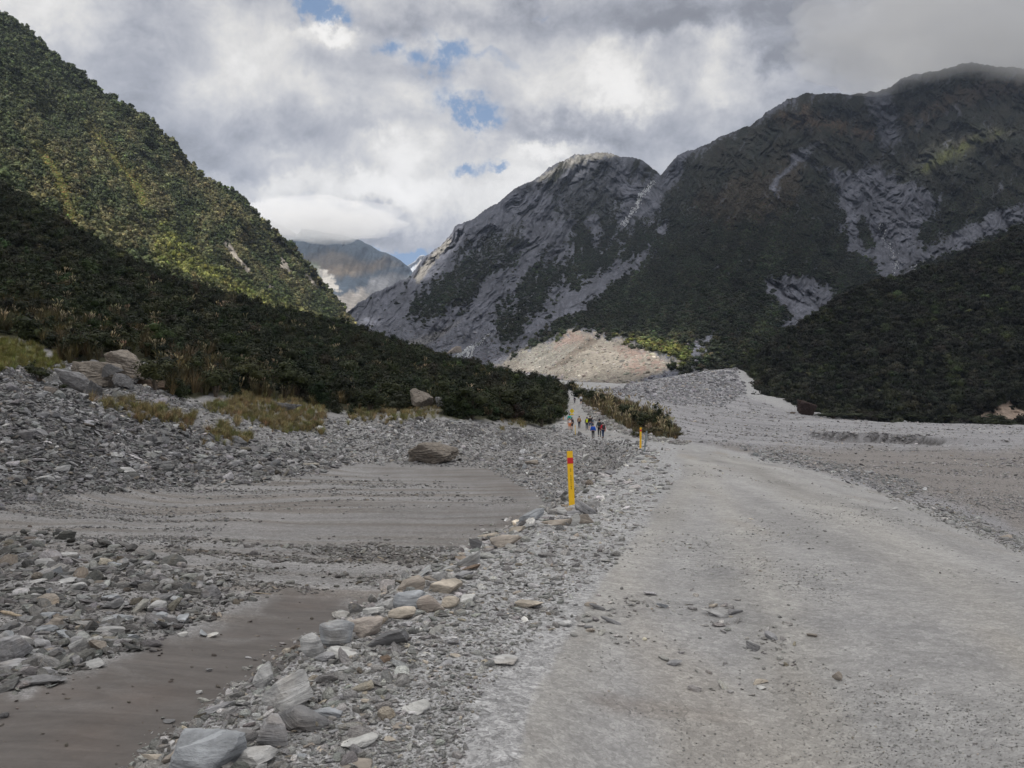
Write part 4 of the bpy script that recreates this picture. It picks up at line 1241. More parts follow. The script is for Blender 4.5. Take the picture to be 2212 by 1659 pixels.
for k in range(10):
    r_ = np.random.default_rng(500 + k)
    v_, f_ = rock_verts(600 + k, 2 if k < 6 else 2, (1.0, r_.uniform(.55, .85), r_.uniform(.16, .42)), 9, 22, .05, .04)
    ROCK_P.append(proto('stone', mesh_np('stone', v_, f_, None, False, MAT_ROCKI)))
CHUNK_P = []
for k in range(5):
    r_ = np.random.default_rng(540 + k)
    v_, f_ = rock_verts(640 + k, 2, (1.0, r_.uniform(.7, .95), r_.uniform(.5, .8)), 9, 18, .05, .03)
    CHUNK_P.append(proto('stone', mesh_np('stone', v_, f_, None, False, MAT_ROCKI)))
lm = pmask(qx, qy, LAND, 4, 6, 14, 110)
scatter('scree_blocks', q, upright(n, .3), np.stack([sz, sz, sz * .8], 1) * 1.5, tints(lerp3(np.ones((n, 3)) * np.array([.12, .12, .135]), (.22, .205, .185), lm), n, .3, .04), CHUNK_P, 'loose blocks strewn over the pale landslide and grey screes', 'rocks')

# near right hill
pk = pmask(HILL['PX'], HILL['PY'], PINK, 3, 5, 10, 5)
q, qx, qy = pick_sheet(HILL, 1 - .98 * pk, 9500); n = len(q)
sz = np.exp(RNG.normal(1.35, .36, n)).clip(2, 8); q[:, 2] -= sz * .2
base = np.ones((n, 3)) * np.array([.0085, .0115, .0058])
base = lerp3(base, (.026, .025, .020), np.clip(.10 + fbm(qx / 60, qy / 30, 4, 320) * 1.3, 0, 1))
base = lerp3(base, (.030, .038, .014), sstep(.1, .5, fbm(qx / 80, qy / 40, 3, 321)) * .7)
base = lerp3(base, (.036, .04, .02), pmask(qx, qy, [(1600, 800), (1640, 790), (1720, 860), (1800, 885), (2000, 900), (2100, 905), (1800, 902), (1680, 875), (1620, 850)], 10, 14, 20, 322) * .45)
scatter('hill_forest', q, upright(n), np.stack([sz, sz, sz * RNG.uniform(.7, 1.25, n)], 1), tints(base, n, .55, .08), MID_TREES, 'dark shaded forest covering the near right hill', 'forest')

# ------------------------------------------------------------------ shrub slope on the near left
cellw = np.abs(np.gradient(GPX, axis=1)) * np.maximum(-np.gradient(GPY, axis=0), 0)
worldw = np.abs(np.gradient(GX, axis=1)) * np.abs(np.gradient(GY, axis=0))
INV = (GPX > -150) & (GPX < W_ + 150) & (GPY < H_ + 160) & (GY > 2.3)


def pick_ground(mask, n, world=False):
    w = (worldw if world else cellw) * mask * INV
    p = w.ravel() / w.sum(); idx = RNG.choice(w.size, n, p=p)
    j, i = np.unravel_index(idx, w.shape)
    jx = RNG.uniform(-.5, .5, n); jy = RNG.uniform(-.5, .5, n)
    i2 = np.minimum(i + 1, GX.shape[1] - 1); j2 = np.minimum(j + 1, GX.shape[0] - 1)
    x = GX[j, i] + (GX[j, i2] - GX[j, i]) * jx + (GX[j2, i] - GX[j, i]) * jy
    y = GY[j, i] + (GY[j2, i] - GY[j, i]) * jy
    z = ground(x, y, False)
    return np.stack([x, y, z], 1), GPX[j, i], GPY[j, i], w[j, i]


shr = G_SHRUB * (GY > 45) * (GY < 330)
slope_m = shr * (GPX < 1240)
q, qx, qy, _ = pick_ground(slope_m, 13000, True); n = len(q)
dist = q[:, 1]
edge = sstep(75, 110, dist)
sz = np.exp(RNG.normal(.85, .33, n)).clip(1.2, 4.8) * (.75 + .35 * edge)
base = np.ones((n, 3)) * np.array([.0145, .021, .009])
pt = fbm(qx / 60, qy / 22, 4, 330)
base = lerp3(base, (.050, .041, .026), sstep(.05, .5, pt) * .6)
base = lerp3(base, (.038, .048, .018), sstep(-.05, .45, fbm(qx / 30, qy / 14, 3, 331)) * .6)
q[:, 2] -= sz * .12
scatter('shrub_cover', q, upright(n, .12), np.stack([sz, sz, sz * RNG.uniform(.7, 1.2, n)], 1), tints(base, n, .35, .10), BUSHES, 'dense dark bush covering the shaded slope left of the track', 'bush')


def tuft_mesh(name, seed, blades=46, plume=False):
    r = np.random.default_rng(seed); V = []; Fq = []
    for k in range(blades):
        az = r.uniform(0, 6.283); ln = r.uniform(.5, 1.0); out = r.uniform(.12, .75); w = .016
        d = np.array([math.cos(az), math.sin(az), 0]); s = np.array([-d[1], d[0], 0])
        base = d * r.uniform(0, .12); prev = None
        for t in (0, .35, .7, 1.0):
            c = base + d * out * t ** 1.6 * ln + np.array([0, 0, ln * (t - .35 * out * t * t)])
            ww = w * (1 - .8 * t)
            V += [c - s * ww, c + s * ww]
            m_ = len(V)
            if prev is not None: Fq.append([prev, prev + 1, m_ - 1, m_ - 2])
            prev = m_ - 2
    me = mesh_np(name, np.array(V), np.array(Fq), None, True, MAT_LEAF)
    return me


def plume_mesh(name, seed):
    r = np.random.default_rng(seed); V = []; Fq = []
    for k in range(r.integers(4, 8)):
        az = r.uniform(0, 6.283); lean = r.uniform(.05, .5)
        d = np.array([math.cos(az), math.sin(az), 0]); top = d * lean + np.array([0, 0, r.uniform(.9, 1.25)])
        st = np.array([-d[1], d[0], 0]) * .008; o = len(V)
        V += [-st, st, top * .75 + st, top * .75 - st]; Fq.append([o, o + 1, o + 2, o + 3])
        v, f = ico(1); c = top * .88
        ax = top / np.linalg.norm(top) + d * .35; ax /= np.linalg.norm(ax)
        a = v @ ax
        vv = c + ax[None] * a[:, None] * .17 + (v - a[:, None] * ax) * (.042 * (1 + .5 * pn3(v * 3 + k, seed))[:, None])
        o = len(V); V += list(vv); Fq += [[q0[0] + o, q0[1] + o, q0[2] + o, q0[2] + o] for q0 in f.tolist()]
    me = bpy.data.meshes.new(name)
    me.from_pydata([list(map(float, x)) for x in V], [], [tuple(dict.fromkeys(x)) for x in Fq]); me.materials.append(MAT_LEAF)
    return me


TUFTS = [proto('grass_tuft', tuft_mesh('grass_tuft', 700 + k)) for k in range(4)]
PLUMES = [proto('plume_grass', plume_mesh('plume_grass', 720 + k)) for k in range(5)]
plm = slope_m * np.clip(.12 + 1.2 * sstep(.05, .5, fbm(GPX / 60, GPY / 22, 4, 330)), 0, 1) * sstep(560, 700, GPY + .0 * GPX)
q, qx, qy, _ = pick_ground(plm, 360, False); n = len(q); sz = RNG.uniform(.8, 1.6, n) * np.clip(q[:, 1] / 110, .75, 1.4)
q[:, 2] += RNG.uniform(.1, .9, n)
scatter('plume_grass', q, upright(n, .1), np.stack([sz * .9, sz * .9, sz], 1), tints((.26, .22, .14), n, .25, .05), PLUMES, 'pale plumes of tall grass scattered through the dark bush', 'grass')
q, qx, qy, _ = pick_ground(plm, 1100, False); n = len(q); sz = RNG.uniform(1.0, 1.9, n)
q[:, 2] += RNG.uniform(.0, .5, n)
scatter('tussock', q, upright(n, .1), np.stack([sz, sz, sz], 1), tints((.085, .072, .038), n, .3, .08), TUFTS, 'tan tussock grass growing between the bushes', 'grass')

# grass at the foot of the slope and on the island beside the track
gmask = np.zeros(GPX.shape)
for k, s_ in enumerate(GRASS_P):
    gmask = np.maximum(gmask, pmask(GPX, GPY, s_, 6, 34, 26, 92 + k))
gmask = gmask * (GY > 38) * (GY < 130)
gmask = gmask * np.clip(.25 + 1.6 * fbm(GPX / 14, GPY / 6, 4, 341), .02, 1)
q, qx, qy, _ = pick_ground(gmask, 3400, False); n = len(q)
sz = RNG.uniform(.3, .85, n)
tg = lerp3(np.ones((n, 3)) * np.array([.25, .215, .12]), (.14, .16, .06), sstep(.0, .5, fbm(qx / 40, qy / 20, 3, 340)) * .8)
tg = lerp3(tg, (.17, .18, .055), (qx < 150) * .75)
scatter('meadow_grass', q, upright(n, .15), np.stack([sz, sz, sz * .8], 1), tints(tg, n, .2, .07), TUFTS, 'yellow green grass patches below the bush and behind the rubble', 'grass')
im = pmask(GPX, GPY, ISLAND, 3, 4, 12, 91) * (GY > 45) * (GY < 330)
q, qx, qy, _ = pick_ground(im, 1100, False); n = len(q); sz = RNG.uniform(.5, 1.0, n) * np.clip(q[:, 1] / 110, .7, 1.5)
scatter('island_tussock', q, upright(n, .1), np.stack([sz, sz, sz * .9], 1), tints((.115, .095, .052), n, .35, .07), TUFTS, 'tan tussock grass on the strip right of the track', 'grass')
q, qx, qy, _ = pick_ground(im, 90, False); n = len(q); sz = RNG.uniform(1.0, 1.7, n) * np.clip(q[:, 1] / 110, .7, 1.4)
scatter('island_plumes', q, upright(n, .1), np.stack([sz, sz, sz], 1), tints((.30, .26, .16), n, .2, .05), PLUMES, 'pale grass plumes on the strip right of the track', 'grass')

#==MARK_STONES
# ------------------------------------------------------------------ loose stones
def stones(name, mask, n, med, sig, lo, hi, tint, label, protos=None, smin=.006, smax=1.2, tilt=.22, sink=.2, tvar=.28):
    q, qx, qy, _ = pick_ground(mask, n); n = len(q)
    px = np.clip(np.exp(RNG.normal(math.log(med), sig, n)), lo, hi)
    s = np.clip(px * q[:, 1] / F_, smin, smax)
    q[:, 2] += s * .12 * (1 - sink)
    r = upright(n, tilt)
    sc = np.stack([s, s * RNG.uniform(.7, 1.1, n), s * RNG.uniform(.6, 1.25, n)], 1)
    t = tints(tint, n, tvar, .018)
    wm = RNG.random(n) < .05
    t[wm] *= np.array([1.10, 1.0, .86])
    return scatter(name, q, r, sc, t, protos or (ROCK_P + CHUNK_P[:2]), label, 'stones')


def pm(poly, soft=12, amp=20, sc=50, seed=0): return pmask(GPX, GPY, poly, soft, amp, sc, seed)


LEFTM = sstep(.3, .9, G_LEFT) * (1 - sstep(.15, .5, G_MUD))
mound = pm([(-60, 790), (60, 808), (180, 850), (330, 905), (520, 955), (700, 985), (760, 1000), (600, 1040), (300, 1060), (120, 1070), (-60, 1110)], 10, 14, 40, 401) * sstep(.05, .5, G_LEFT)
mound_far = pm([(-60, 790), (60, 790), (200, 850), (320, 840), (420, 870), (600, 930), (760, 950), (760, 1000), (600, 980), (300, 920), (-60, 850)], 8, 10, 40, 402) * (1 - sstep(.3, .7, gmask))
stones('rubble', mound, 17000, 6, .6, 2.6, 36, (.185, .185, .19), 'grey slate rubble heaped on the mound at the left', tilt=.35, tvar=.38)
stones('shelf_rubble', mound_far, 6000, 5, .45, 3, 20, (.26, .26, .265), 'grey slate rubble on the shelf behind the left mound', tilt=.3, tvar=.35)
bankm = pm([(690, 905), (760, 900), (1000, 908), (1150, 930), (1200, 918), (1235, 934), (1290, 949), (1390, 955), (1405, 975), (1330, 1015), (1240, 1070), (1190, 1100), (1165, 1075), (1110, 1040), (1040, 1010), (740, 1000), (650, 960)], 4, 5, 30, 403)
stones('bank_stones', bankm, 11000, 5.0, .42, 2.6, 18, (.25, .25, .255), 'grey slate shards covering the bank round the muddy basin', tilt=.4, tvar=.36)
pile = pm([(-60, 1150), (150, 1160), (330, 1200), (440, 1240), (540, 1290), (440, 1340), (330, 1390), (230, 1420), (130, 1470), (-60, 1500)], 14, 26, 60, 404) * G_LEFT
clump = np.clip(.25 + 1.4 * fbm(GX / 1.2, GY / 1.6, 4, 405), 0.02, 1)
stones('pool_rubble', pile * clump, 5200, 13, .6, 4, 56, (.19, .188, .187), 'grey slate rubble piled beside the muddy pool', tilt=.3, tvar=.38)
stones('pool_gravel', pile, 6000, 5, .4, 3, 12, (.19, .187, .185), 'small grey gravel between the rubble beside the muddy pool', tilt=.3)
mid = pm([(-60, 1060), (200, 1060), (700, 1020), (1000, 1060), (1110, 1080), (900, 1100), (500, 1130), (400, 1180), (-60, 1170)], 14, 20, 60, 406) * LEFTM
stones('basin_gravel', mid * np.clip(.2 + 1.5 * fbm(GX / 9, GY / 1.6, 4, 407) - .12, .01, 1), 6000, 4.2, .4, 2.5, 14, (.215, .213, .215), 'thin spread of grey gravel across the basin floor')
mid2 = pm([(300, 1170), (700, 1170), (1060, 1180), (980, 1200), (860, 1260), (700, 1280), (560, 1290), (450, 1240)], 10, 20, 60, 408) * LEFTM
stones('shore_gravel', mid2 * np.clip(.2 + 1.5 * fbm(GX / 3, GY / 1.2, 4, 409), .02, 1), 3500, 6, .5, 3, 22, (.20, .195, .19), 'scattered stones on the silt below the track edge')
q0 = stones('mud_pebbles', pm(MUD, 6, 10, 40, 410) * G_LEFT * sstep(.3, .9, G_MUD), 60, 8, .4, 4, 16, (.19, .17, .155), 'few small pebbles lying on the brown mud')
stones('boulder_rubble', pm([(90, 790), (150, 785), (340, 790), (380, 850), (430, 880), (300, 885), (200, 870), (110, 850)], 8, 10, 30, 430) * (GY > 35), 2600, 6, .6, 3, 34, (.24, .24, .245), 'broken grey rubble between the big boulders above the mound', tilt=.4)
rl = (1 - sstep(.0, .35, G_LEFT))
verge = pm([(200, 1750), (330, 1600), (560, 1440), (720, 1340), (870, 1250), (1010, 1180), (1180, 1090), (1330, 1005), (1400, 960), (1440, 965), (1430, 1060), (1330, 1200), (1180, 1330), (1080, 1450), (1000, 1600), (980, 1750)], 30, 30, 90, 411)
stones('verge_gravel', verge * (1 - .0 * rl) * sstep(.0, .2, 1 - G_MUD), 20000, 6.5, .5, 3, 26, (.41, .405, .40), 'loose slate gravel on the verge of the track', tilt=.25)
stones('verge_shards', pm([(200, 1750), (330, 1600), (560, 1440), (720, 1340), (870, 1250), (1010, 1180), (1180, 1090), (1330, 1005), (1360, 1020), (1240, 1180), (1050, 1300), (900, 1440), (800, 1600), (760, 1750)], 20, 20, 60, 412), 1500, 20, .45, 9, 60, (.35, .345, .34), 'larger slate shards along the edge of the track', tilt=.3)
slopeb = ((GW > .02) & (GW < .98) & (GY < 22) & (GY > 2.4)).astype(float)
stones('edge_rubble', slopeb, 6500, 13, .5, 5, 50, (.30, .295, .29), 'slate rubble on the bank face between track and pool', tilt=.45)
roadm = G_ROAD * (GPY < 1700)
stones('track_gravel', roadm * np.clip(.02 + 1.5 * fbm(GX / 1.8, GY / 3.2, 4, 413), .01, 1), 6500, 3.2, .4, 2.2, 11, (.40, .395, .39), 'fine gravel on the worn surface of the track')
mids = pm([(1080, 1290), (1300, 1270), (1500, 1290), (1700, 1320), (1760, 1380), (1700, 1500), (1600, 1540), (1450, 1450), (1300, 1390), (1150, 1380)], 24, 30, 70, 414)
stones('track_shards', mids * np.clip(.1 + 1.5 * fbm(GX / .7, GY / .7, 4, 415), .04, 1), 420, 8, .6, 4, 30, (.42, .41, .40), 'flat stones pressed into the middle of the track')
stones('river_stones', G_BED * np.clip(.15 + 1.3 * fbm(GX / 22, GY / 7, 4, 416), .03, 1) * (GPY > 840) * (GPY < 1260), 14000, 3.6, .42, 2.4, 14, (.29, .285, .29), 'grey stones spread over the dry river bed', smax=2.5)
stones('channel_rubble', pm([(1600, 965), (1700, 978), (1850, 1010), (1960, 1035), (2010, 1060), (1950, 1075), (1850, 1040), (1740, 1010), (1640, 990)], 6, 10, 30, 417), 1700, 5, .45, 2.6, 16, (.27, .275, .285), 'line of slate rubble along the right side of the track')
stones('right_verge', pm([(1900, 1060), (2050, 1100), (2260, 1180), (2260, 1215), (2100, 1150), (1950, 1090)], 8, 12, 30, 418), 1500, 5, .5, 2.6, 20, (.32, .318, .315), 'stones along the right edge of the track')
stones('fan_blocks', pm([(1235, 846), (1340, 836), (1420, 820), (1590, 792), (1612, 850), (1560, 880), (1430, 870), (1350, 856)], 4, 5, 20, 419) * (GY > 200), 4500, 4, .45, 2.4, 12, (.25, .25, .265), 'boulders on the grey debris fan up the valley', CHUNK_P, smax=4)
stones('track_side_stones', pm([(1262, 872), (1300, 893), (1330, 915), (1375, 937), (1440, 950), (1490, 955), (1480, 962), (1400, 952), (1330, 935), (1290, 912), (1258, 885)], 2, 3, 15, 420), 900, 6, .4, 3, 14, (.27, .265, .26), 'row of stones between the track and the grassy strip', CHUNK_P)
#==MARK_OBJECTS
# ------------------------------------------------------------------ single boulders and stones
def empty(name, loc, rz=0.0, parent=None):
    o = bpy.data.objects.new(name, None); C.objects.link(o); o.location = [float(v) for v in loc]; o.rotation_euler = (0, 0, rz)
    o.empty_display_size = .2
    if parent: o.parent = parent
    return o


def set_tint(o, t):
    o['tint'] = [float(t[0]), float(t[1]), float(t[2]), 1.0]


_rseed = [3000]
TINT = dict(grey=(.26, .26, .27), pale=(.36, .36, .36), dark=(.17, .17, .175), tan=(.38, .34, .29), pink=(.37, .33, .30), blue=(.29, .305, .325), brown=(.17, .13, .10), rust=(.055, .035, .03), white=(.46, .46, .45), dun=(.28, .25, .22))


def key_rock(px, py, w, h, tilt, tone, label, depth=.75, planes=12, rough=.06, name='stone', group=None, dist=None, seed=None, strata=.04, cat='stone', rnd=16, sub=4, yaw=None):
    _rseed[0] += 1; sd = seed or _rseed[0]
    g = hit(px, min(py + h * .42, 1900)) if dist is None else P(px, py + h * .42, dist)
    d = float(g[1]); s = d / F_
    gr = 1.2 if (name == 'boulder' and dist is not None and dist < 60) else 1.08
    W, Hh = w * s * gr, h * s * gr
    el = max(.05, -float(cray(px, py)[1]))
    Dp = W * depth
    Hz = max(Hh * .45, (Hh - Dp * el * .6))
    r = random.Random(sd)
    yaw = r.uniform(-.35, .35) if yaw is None else yaw
    if name == 'boulder': planes += 3; rough = max(rough, .11); rnd = 26; strata = max(strata, .09); sub = 5
    v, f = rock_verts(sd, sub, (W, Dp, Hz), planes, rnd, rough, strata)
    me = mesh_np(name, v, f, None, False, MAT_ROCKO)
    o = link(name, me)
    c = P(px, py, d + Dp * .25)
    o.location = [float(x) for x in c]
    o.rotation_euler = Euler((r.uniform(-.1, .12), -math.radians(tilt), yaw), 'XYZ')
    t = np.array(TINT[tone]) * (1 + r.uniform(-.08, .08)) * (.78 if name == 'boulder' else 1.12); set_tint(o, t)
    tag(o, label, cat, group)
    return o


K = key_rock
# row of big stones along the track edge, near to far
K(441, 1622, 182, 104, 4, 'blue', 'largest angular grey boulder at the bottom edge of the picture', .7, 9, .05)
K(621, 1496, 122, 84, 22, 'pale', 'big pale striped slab tilted up to the right above the muddy pool', .6, 8, .05, strata=.06)
K(654, 1556, 106, 56, -22, 'dark', 'dark slab with white stripes sloping down to the right', .6, 8, .05, strata=.07)
K(593, 1580, 62, 76, 0, 'grey', 'upright pointed grey stone between the two large slabs and the camera', .6, 8)
K(552, 1636, 86, 52, 4, 'pale', 'smooth pale grey block right of the largest boulder', .7, 9)
K(528, 1592, 66, 44, -8, 'dark', 'blackish stone wedged behind the largest boulder', .7, 9)
K(470, 1528, 58, 28, 24, 'grey', 'thin grey shard rising from the pool edge left of the pale slab', .7, 8)
K(568, 1462, 50, 52, 30, 'pale', 'rough light stone at the upper left corner of the pale slab', .7, 9, .09)
K(727, 1368, 70, 62, 0, 'blue', 'rounded blue grey boulder with white flecks at the pool end', .85, 16, .05, rnd=9, strata=0)
K(673, 1396, 42, 58, 10, 'pale', 'light grey stone leaning on the left of the rounded boulder', .7, 10, .05, rnd=10)
K(792, 1352, 88, 50, 14, 'pink', 'pinkish tan boulder sloping up beside the rounded boulder', .7, 9)
K(833, 1380, 86, 36, 14, 'dark', 'flat dark pointed slab lying in front of the tan boulder', .55, 8, strata=.06)
K(886, 1296, 68, 44, 0, 'blue', 'smooth oval blue grey boulder in the row at the track edge', .8, 16, .04, rnd=8, strata=.02)
K(872, 1324, 62, 32, 4, 'tan', 'banded brown and white stone under the oval boulder', .8, 14, .04, rnd=9, strata=.07)
K(889, 1264, 58, 32, 16, 'dun', 'brown wedge shaped rock topping the row of edge stones', .7, 8)
K(930, 1306, 56, 42, 6, 'pink', 'pink grey rounded block in the middle of the edge stones', .8, 12, .04, rnd=9)
K(972, 1302, 38, 30, 0, 'tan', 'small cracked brown stone right of the pink grey block', .8, 12, rnd=10)
K(1010, 1294, 32, 24, 8, 'white', 'small whitish swirled stone at the right end of the row', .8, 12, rnd=9)
K(958, 1268, 82, 32, 10, 'tan', 'long flat tan slab behind the pink grey block', .7, 9)
K(806, 1320, 44, 20, 8, 'white', 'small whitish stone above the tan boulder by the pool', .8, 10)
K(838, 1306, 50, 26, 18, 'pale', 'pale stone between the oval boulder and the whitish stone', .8, 10)
K(738, 1412, 64, 24, -8, 'white', 'flat whitish slab in front of the rounded boulder', .8, 9)
K(833, 1424, 22, 20, 10, 'brown', 'small brown pointed stone in front of the dark pointed slab', .8, 9)
K(1024, 1178, 28, 32, -25, 'dark', 'dark stone standing on edge beside the brown silt', .5, 8)
K(1010, 1216, 70, 28, 28, 'pale', 'long light slab angled up at the track edge', .4, 8, strata=.06)
K(1018, 1228, 40, 14, 6, 'brown', 'flat brown stone below the long light slab', .8, 8)
K(1092, 1170, 74, 26, 10, 'dun', 'broad brown slab on the track edge behind the dark upright stone', .7, 9, strata=.06)
K(1058, 1156, 54, 13, 4, 'tan', 'thin tan plate of rock overhanging the silt', .8, 8)
K(1000, 1242, 44, 18, 10, 'grey', 'flattened grey stone in front of the long light slab', .8, 10)
K(950, 1246, 34, 20, 30, 'pale', 'short light shard behind the brown wedge rock', .6, 8)
K(1142, 1306, 56, 22, -2, 'tan', 'flat tan stone alone on the verge right of the edge stones', .8, 9)
K(1085, 1300, 42, 24, -4, 'pale', 'pale slab half sunk in the verge gravel', .8, 9)
K(1083, 1425, 70, 20, 0, 'pale', 'wide pale stone almost flush with the gravel verge', .9, 12, rnd=9)
K(896, 1530, 60, 24, 6, 'white', 'whitish oval stone sunk in the verge nearest the track', .9, 14, rnd=8)
K(772, 1602, 86, 34, 12, 'white', 'light flaky slab low in the gravel at the bottom of the picture', .8, 10, strata=.06)
K(768, 1648, 70, 26, -2, 'dun', 'dull brown flat stone at the very bottom right of the boulders', .9, 12, rnd=9)
K(708, 1536, 60, 24, -6, 'blue', 'flat blue green stone beside the dark striped slab', .9, 10)
K(704, 1418, 44, 22, 6, 'grey', 'low grey stone between the light leaning stone and the pool', .9, 10)
# cairn round the first post
K(1200, 1088, 50, 14, 20, 'grey', 'long tilted slab left of the near yellow post', .5, 8, strata=.06)
K(1148, 1116, 62, 20, 24, 'blue', 'dark blue sloping slab left of the near cairn', .5, 8, strata=.06)
K(1202, 1127, 62, 18, 0, 'dun', 'wide flat rock at the bottom of the near cairn', .6, 9, strata=.06)
K(1242, 1124, 22, 29, 6, 'white', 'pale block standing on end in front of the near post', .5, 7, .03, strata=0)
K(1264, 1122, 36, 26, -6, 'dun', 'brown striped block at the right of the near cairn', .6, 8, strata=.06)
K(1237, 1110, 30, 14, 0, 'grey', 'rounded slab on top of the pale standing block', .7, 10)
K(1264, 1101, 50, 22, -30, 'grey', 'slab leaning down to the right behind the near post', .4, 8, strata=.06)
K(1210, 1105, 38, 15, 6, 'pale', 'light rock in the middle of the near cairn', .7, 9)
K(1234, 1099, 42, 9, -2, 'dun', 'thin plate of rock at the foot of the near post', .6, 8)
K(1221, 1078, 26, 14, 30, 'grey', 'small tilted shard just left of the near post', .6, 8)
K(1139, 1137, 34, 12, 6, 'pale', 'small pale stone at the left foot of the near cairn', .8, 9)
K(1115, 1144, 40, 14, 18, 'tan', 'tan plate sticking out over the basin left of the near cairn', .6, 8)
# cairns of the second post and of the grey sign
K(1381, 966, 20, 4.5, -6, 'pale', 'thin slab at the foot of the second yellow post', .6, 8)
K(1375, 969, 9, 5, 10, 'white', 'small whitish stone left of the second yellow post', .8, 9)
K(1386, 970, 13, 4, 0, 'grey', 'grey stone in front of the second yellow post', .8, 9)
K(1394, 964, 9, 4, 0, 'dark', 'dark stone right of the second yellow post', .8, 9)
K(1398, 981, 22, 6, -10, 'grey', 'upper slab of the cairn holding the grey sign', .6, 8)
K(1382, 986, 26, 5.5, 2, 'pale', 'long light slab left in the cairn holding the grey sign', .6, 8)
K(1400, 986, 14, 6, -14, 'dun', 'curved brown stone in the cairn holding the grey sign', .7, 9)
K(1384, 991, 24, 4.5, 0, 'grey', 'lowest slab of the cairn holding the grey sign', .7, 9)
K(1396, 991, 12, 6, 0, 'white', 'whitish block at the front of the grey sign cairn', .7, 9)
K(1411, 989, 16, 5, 4, 'brown', 'brown stone at the right end of the grey sign cairn', .7, 8)
K(1243, 938.5, 11, 2.2, 0, 'dark', 'flat dark stone at the foot of the pale yellow bollard', .7, 8)
K(1215, 913.5, 13, 3.5, 0, 'grey', 'flat slab at the foot of the farthest yellow post', .7, 8)
# stones on the track
K(1543, 1323, 52, 22, -6, 'pale', 'largest flat stone lying in the middle of the track', .6, 8)
K(1541, 1308, 22, 10, 0, 'tan', 'small stone just behind the largest track stone', .7, 9)
K(1590, 1321, 36, 14, 0, 'grey', 'layered flat stone right of the largest track stone', .7, 8, strata=.07)
K(1603, 1338, 36, 17, 8, 'white', 'whitish angular stone near the largest track stone', .6, 8)
K(1667, 1375, 30, 16, -18, 'grey', 'rounded plate stone tilted in the track', .6, 10)
K(1626, 1398, 30, 18, -20, 'dark', 'dark broken stone in a scuffed hollow of the track', .8, 8, .12)
K(1753, 1372, 20, 9, -6, 'dun', 'small brown stone right of the dark broken stone', .7, 8)
K(1642, 1472, 34, 12, 0, 'tan', 'flat tan stone low in the track', .6, 8, strata=.06)
K(1644, 1486, 20, 9, 0, 'white', 'little white block in front of the flat tan stone', .7, 8)
K(1810, 1462, 18, 20, -50, 'dun', 'narrow tilted stone alone on the right part of the track', .5, 8)
K(1456, 1432, 32, 13, 0, 'grey', 'layered grey stone left of the flat tan stone', .7, 8, strata=.06)
K(1431, 1308, 26, 12, -6, 'blue', 'bluish plate stone left of the largest track stone', .6, 8)
K(1276, 1361, 20, 12, 0, 'dun', 'rounded brown pebble on the left part of the track', .8, 14, rnd=8)
K(1222, 1347, 30, 14, 0, 'pale', 'smooth pale stone left of the rounded brown pebble', .8, 14, rnd=8)
K(1290, 1312, 34, 12, -20, 'dark', 'dark tilted plate at the left side of the track', .5, 8)
K(1276, 1306, 24, 10, -6, 'dun', 'small brown plate above the dark tilted plate', .6, 8)
K(1320, 1342, 44, 14, -24, 'grey', 'thin grey sheet of slate at the left of the track centre', .5, 8)
K(1271, 1354, 0.1 + 18, 8, 0, 'grey', 'tiny grey stone behind the rounded brown pebble', .8, 9)
K(2170, 1160, 30, 9, 8, 'dun', 'brown stone at the far right edge of the track', .7, 8)
K(1935, 1098, 24, 7, 0, 'pale', 'pale stone on the right verge of the track', .7, 8)
# beside the muddy pool
K(17, 1404, 84, 66, 18, 'grey', 'large striped grey boulder cut by the left edge of the picture', .7, 9, strata=.06)
K(52, 1386, 56, 30, -14, 'pale', 'light slab behind the large striped boulder at the left edge', .7, 8)
K(116, 1347, 34, 28, 0, 'dun', 'squarish tan block standing in the rubble by the pool', .8, 8, .04)
K(239, 1363, 58, 25, -4, 'pale', 'pale flat topped boulder in the rubble by the pool', .7, 9)
K(94, 1392, 38, 24, -20, 'grey', 'rounded grey stone right of the light slab', .8, 12, rnd=10)
K(174, 1396, 34, 32, 20, 'pale', 'light upright stone, left one of a leaning pair by the pool', .7, 9)
K(208, 1396, 36, 34, 26, 'dun', 'brownish upright stone, right one of a leaning pair by the pool', .7, 9)
K(285, 1377, 38, 22, 20, 'blue', 'tilted blue grey stone at the water side of the rubble', .7, 8)
K(352, 1335, 36, 17, 6, 'pale', 'pale block on the tip of the rubble tongue', .7, 8)
K(38, 1438, 64, 32, 6, 'grey', 'flat grey boulder below the large striped boulder', .7, 9)
K(111, 1446, 52, 22, -6, 'grey', 'smooth oval grey boulder at the pool edge', .8, 12, rnd=9)
K(88, 1468, 100, 26, 8, 'dark', 'long dark layered slab lying in the mud edge', .5, 8, strata=.07)
K(205, 1434, 52, 19, 4, 'pale', 'light flat slab at the corner of the mud', .7, 8)
K(163, 1427, 20, 26, 30, 'grey', 'thin striped stone standing on edge near the corner of the mud', .5, 8, strata=.07)
K(208, 1230, 68, 23, 6, 'dark', 'long dark slab in the middle of the rubble field', .6, 8, strata=.06)
K(364, 1224, 24, 17, 0, 'pale', 'pale cube shaped stone on the far rim of the rubble', .8, 7)
K(142, 1200, 36, 14, 0, 'pale', 'pale block behind the long dark slab', .8, 8)
K(240, 1292, 40, 20, 0, 'blue', 'bluish flat boulder at the middle of the rubble field', .8, 9)
K(165, 1305, 22, 12, 0, 'white', 'small white stone left of the bluish flat boulder', .8, 9)
K(458, 1372, 24, 11, 0, 'white', 'white stone nearest the mud on the little spit', .8, 12, rnd=9)
K(396, 1370, 20, 11, 0, 'white', 'white stone at the left end of the little spit', .8, 9)
K(438, 1370, 22, 12, -20, 'blue', 'bluish tilted stone between the white stones of the spit', .7, 8)
K(451, 1448, 14, 9, 0, 'grey', 'lone grey pebble in the middle of the mud', .9, 10)
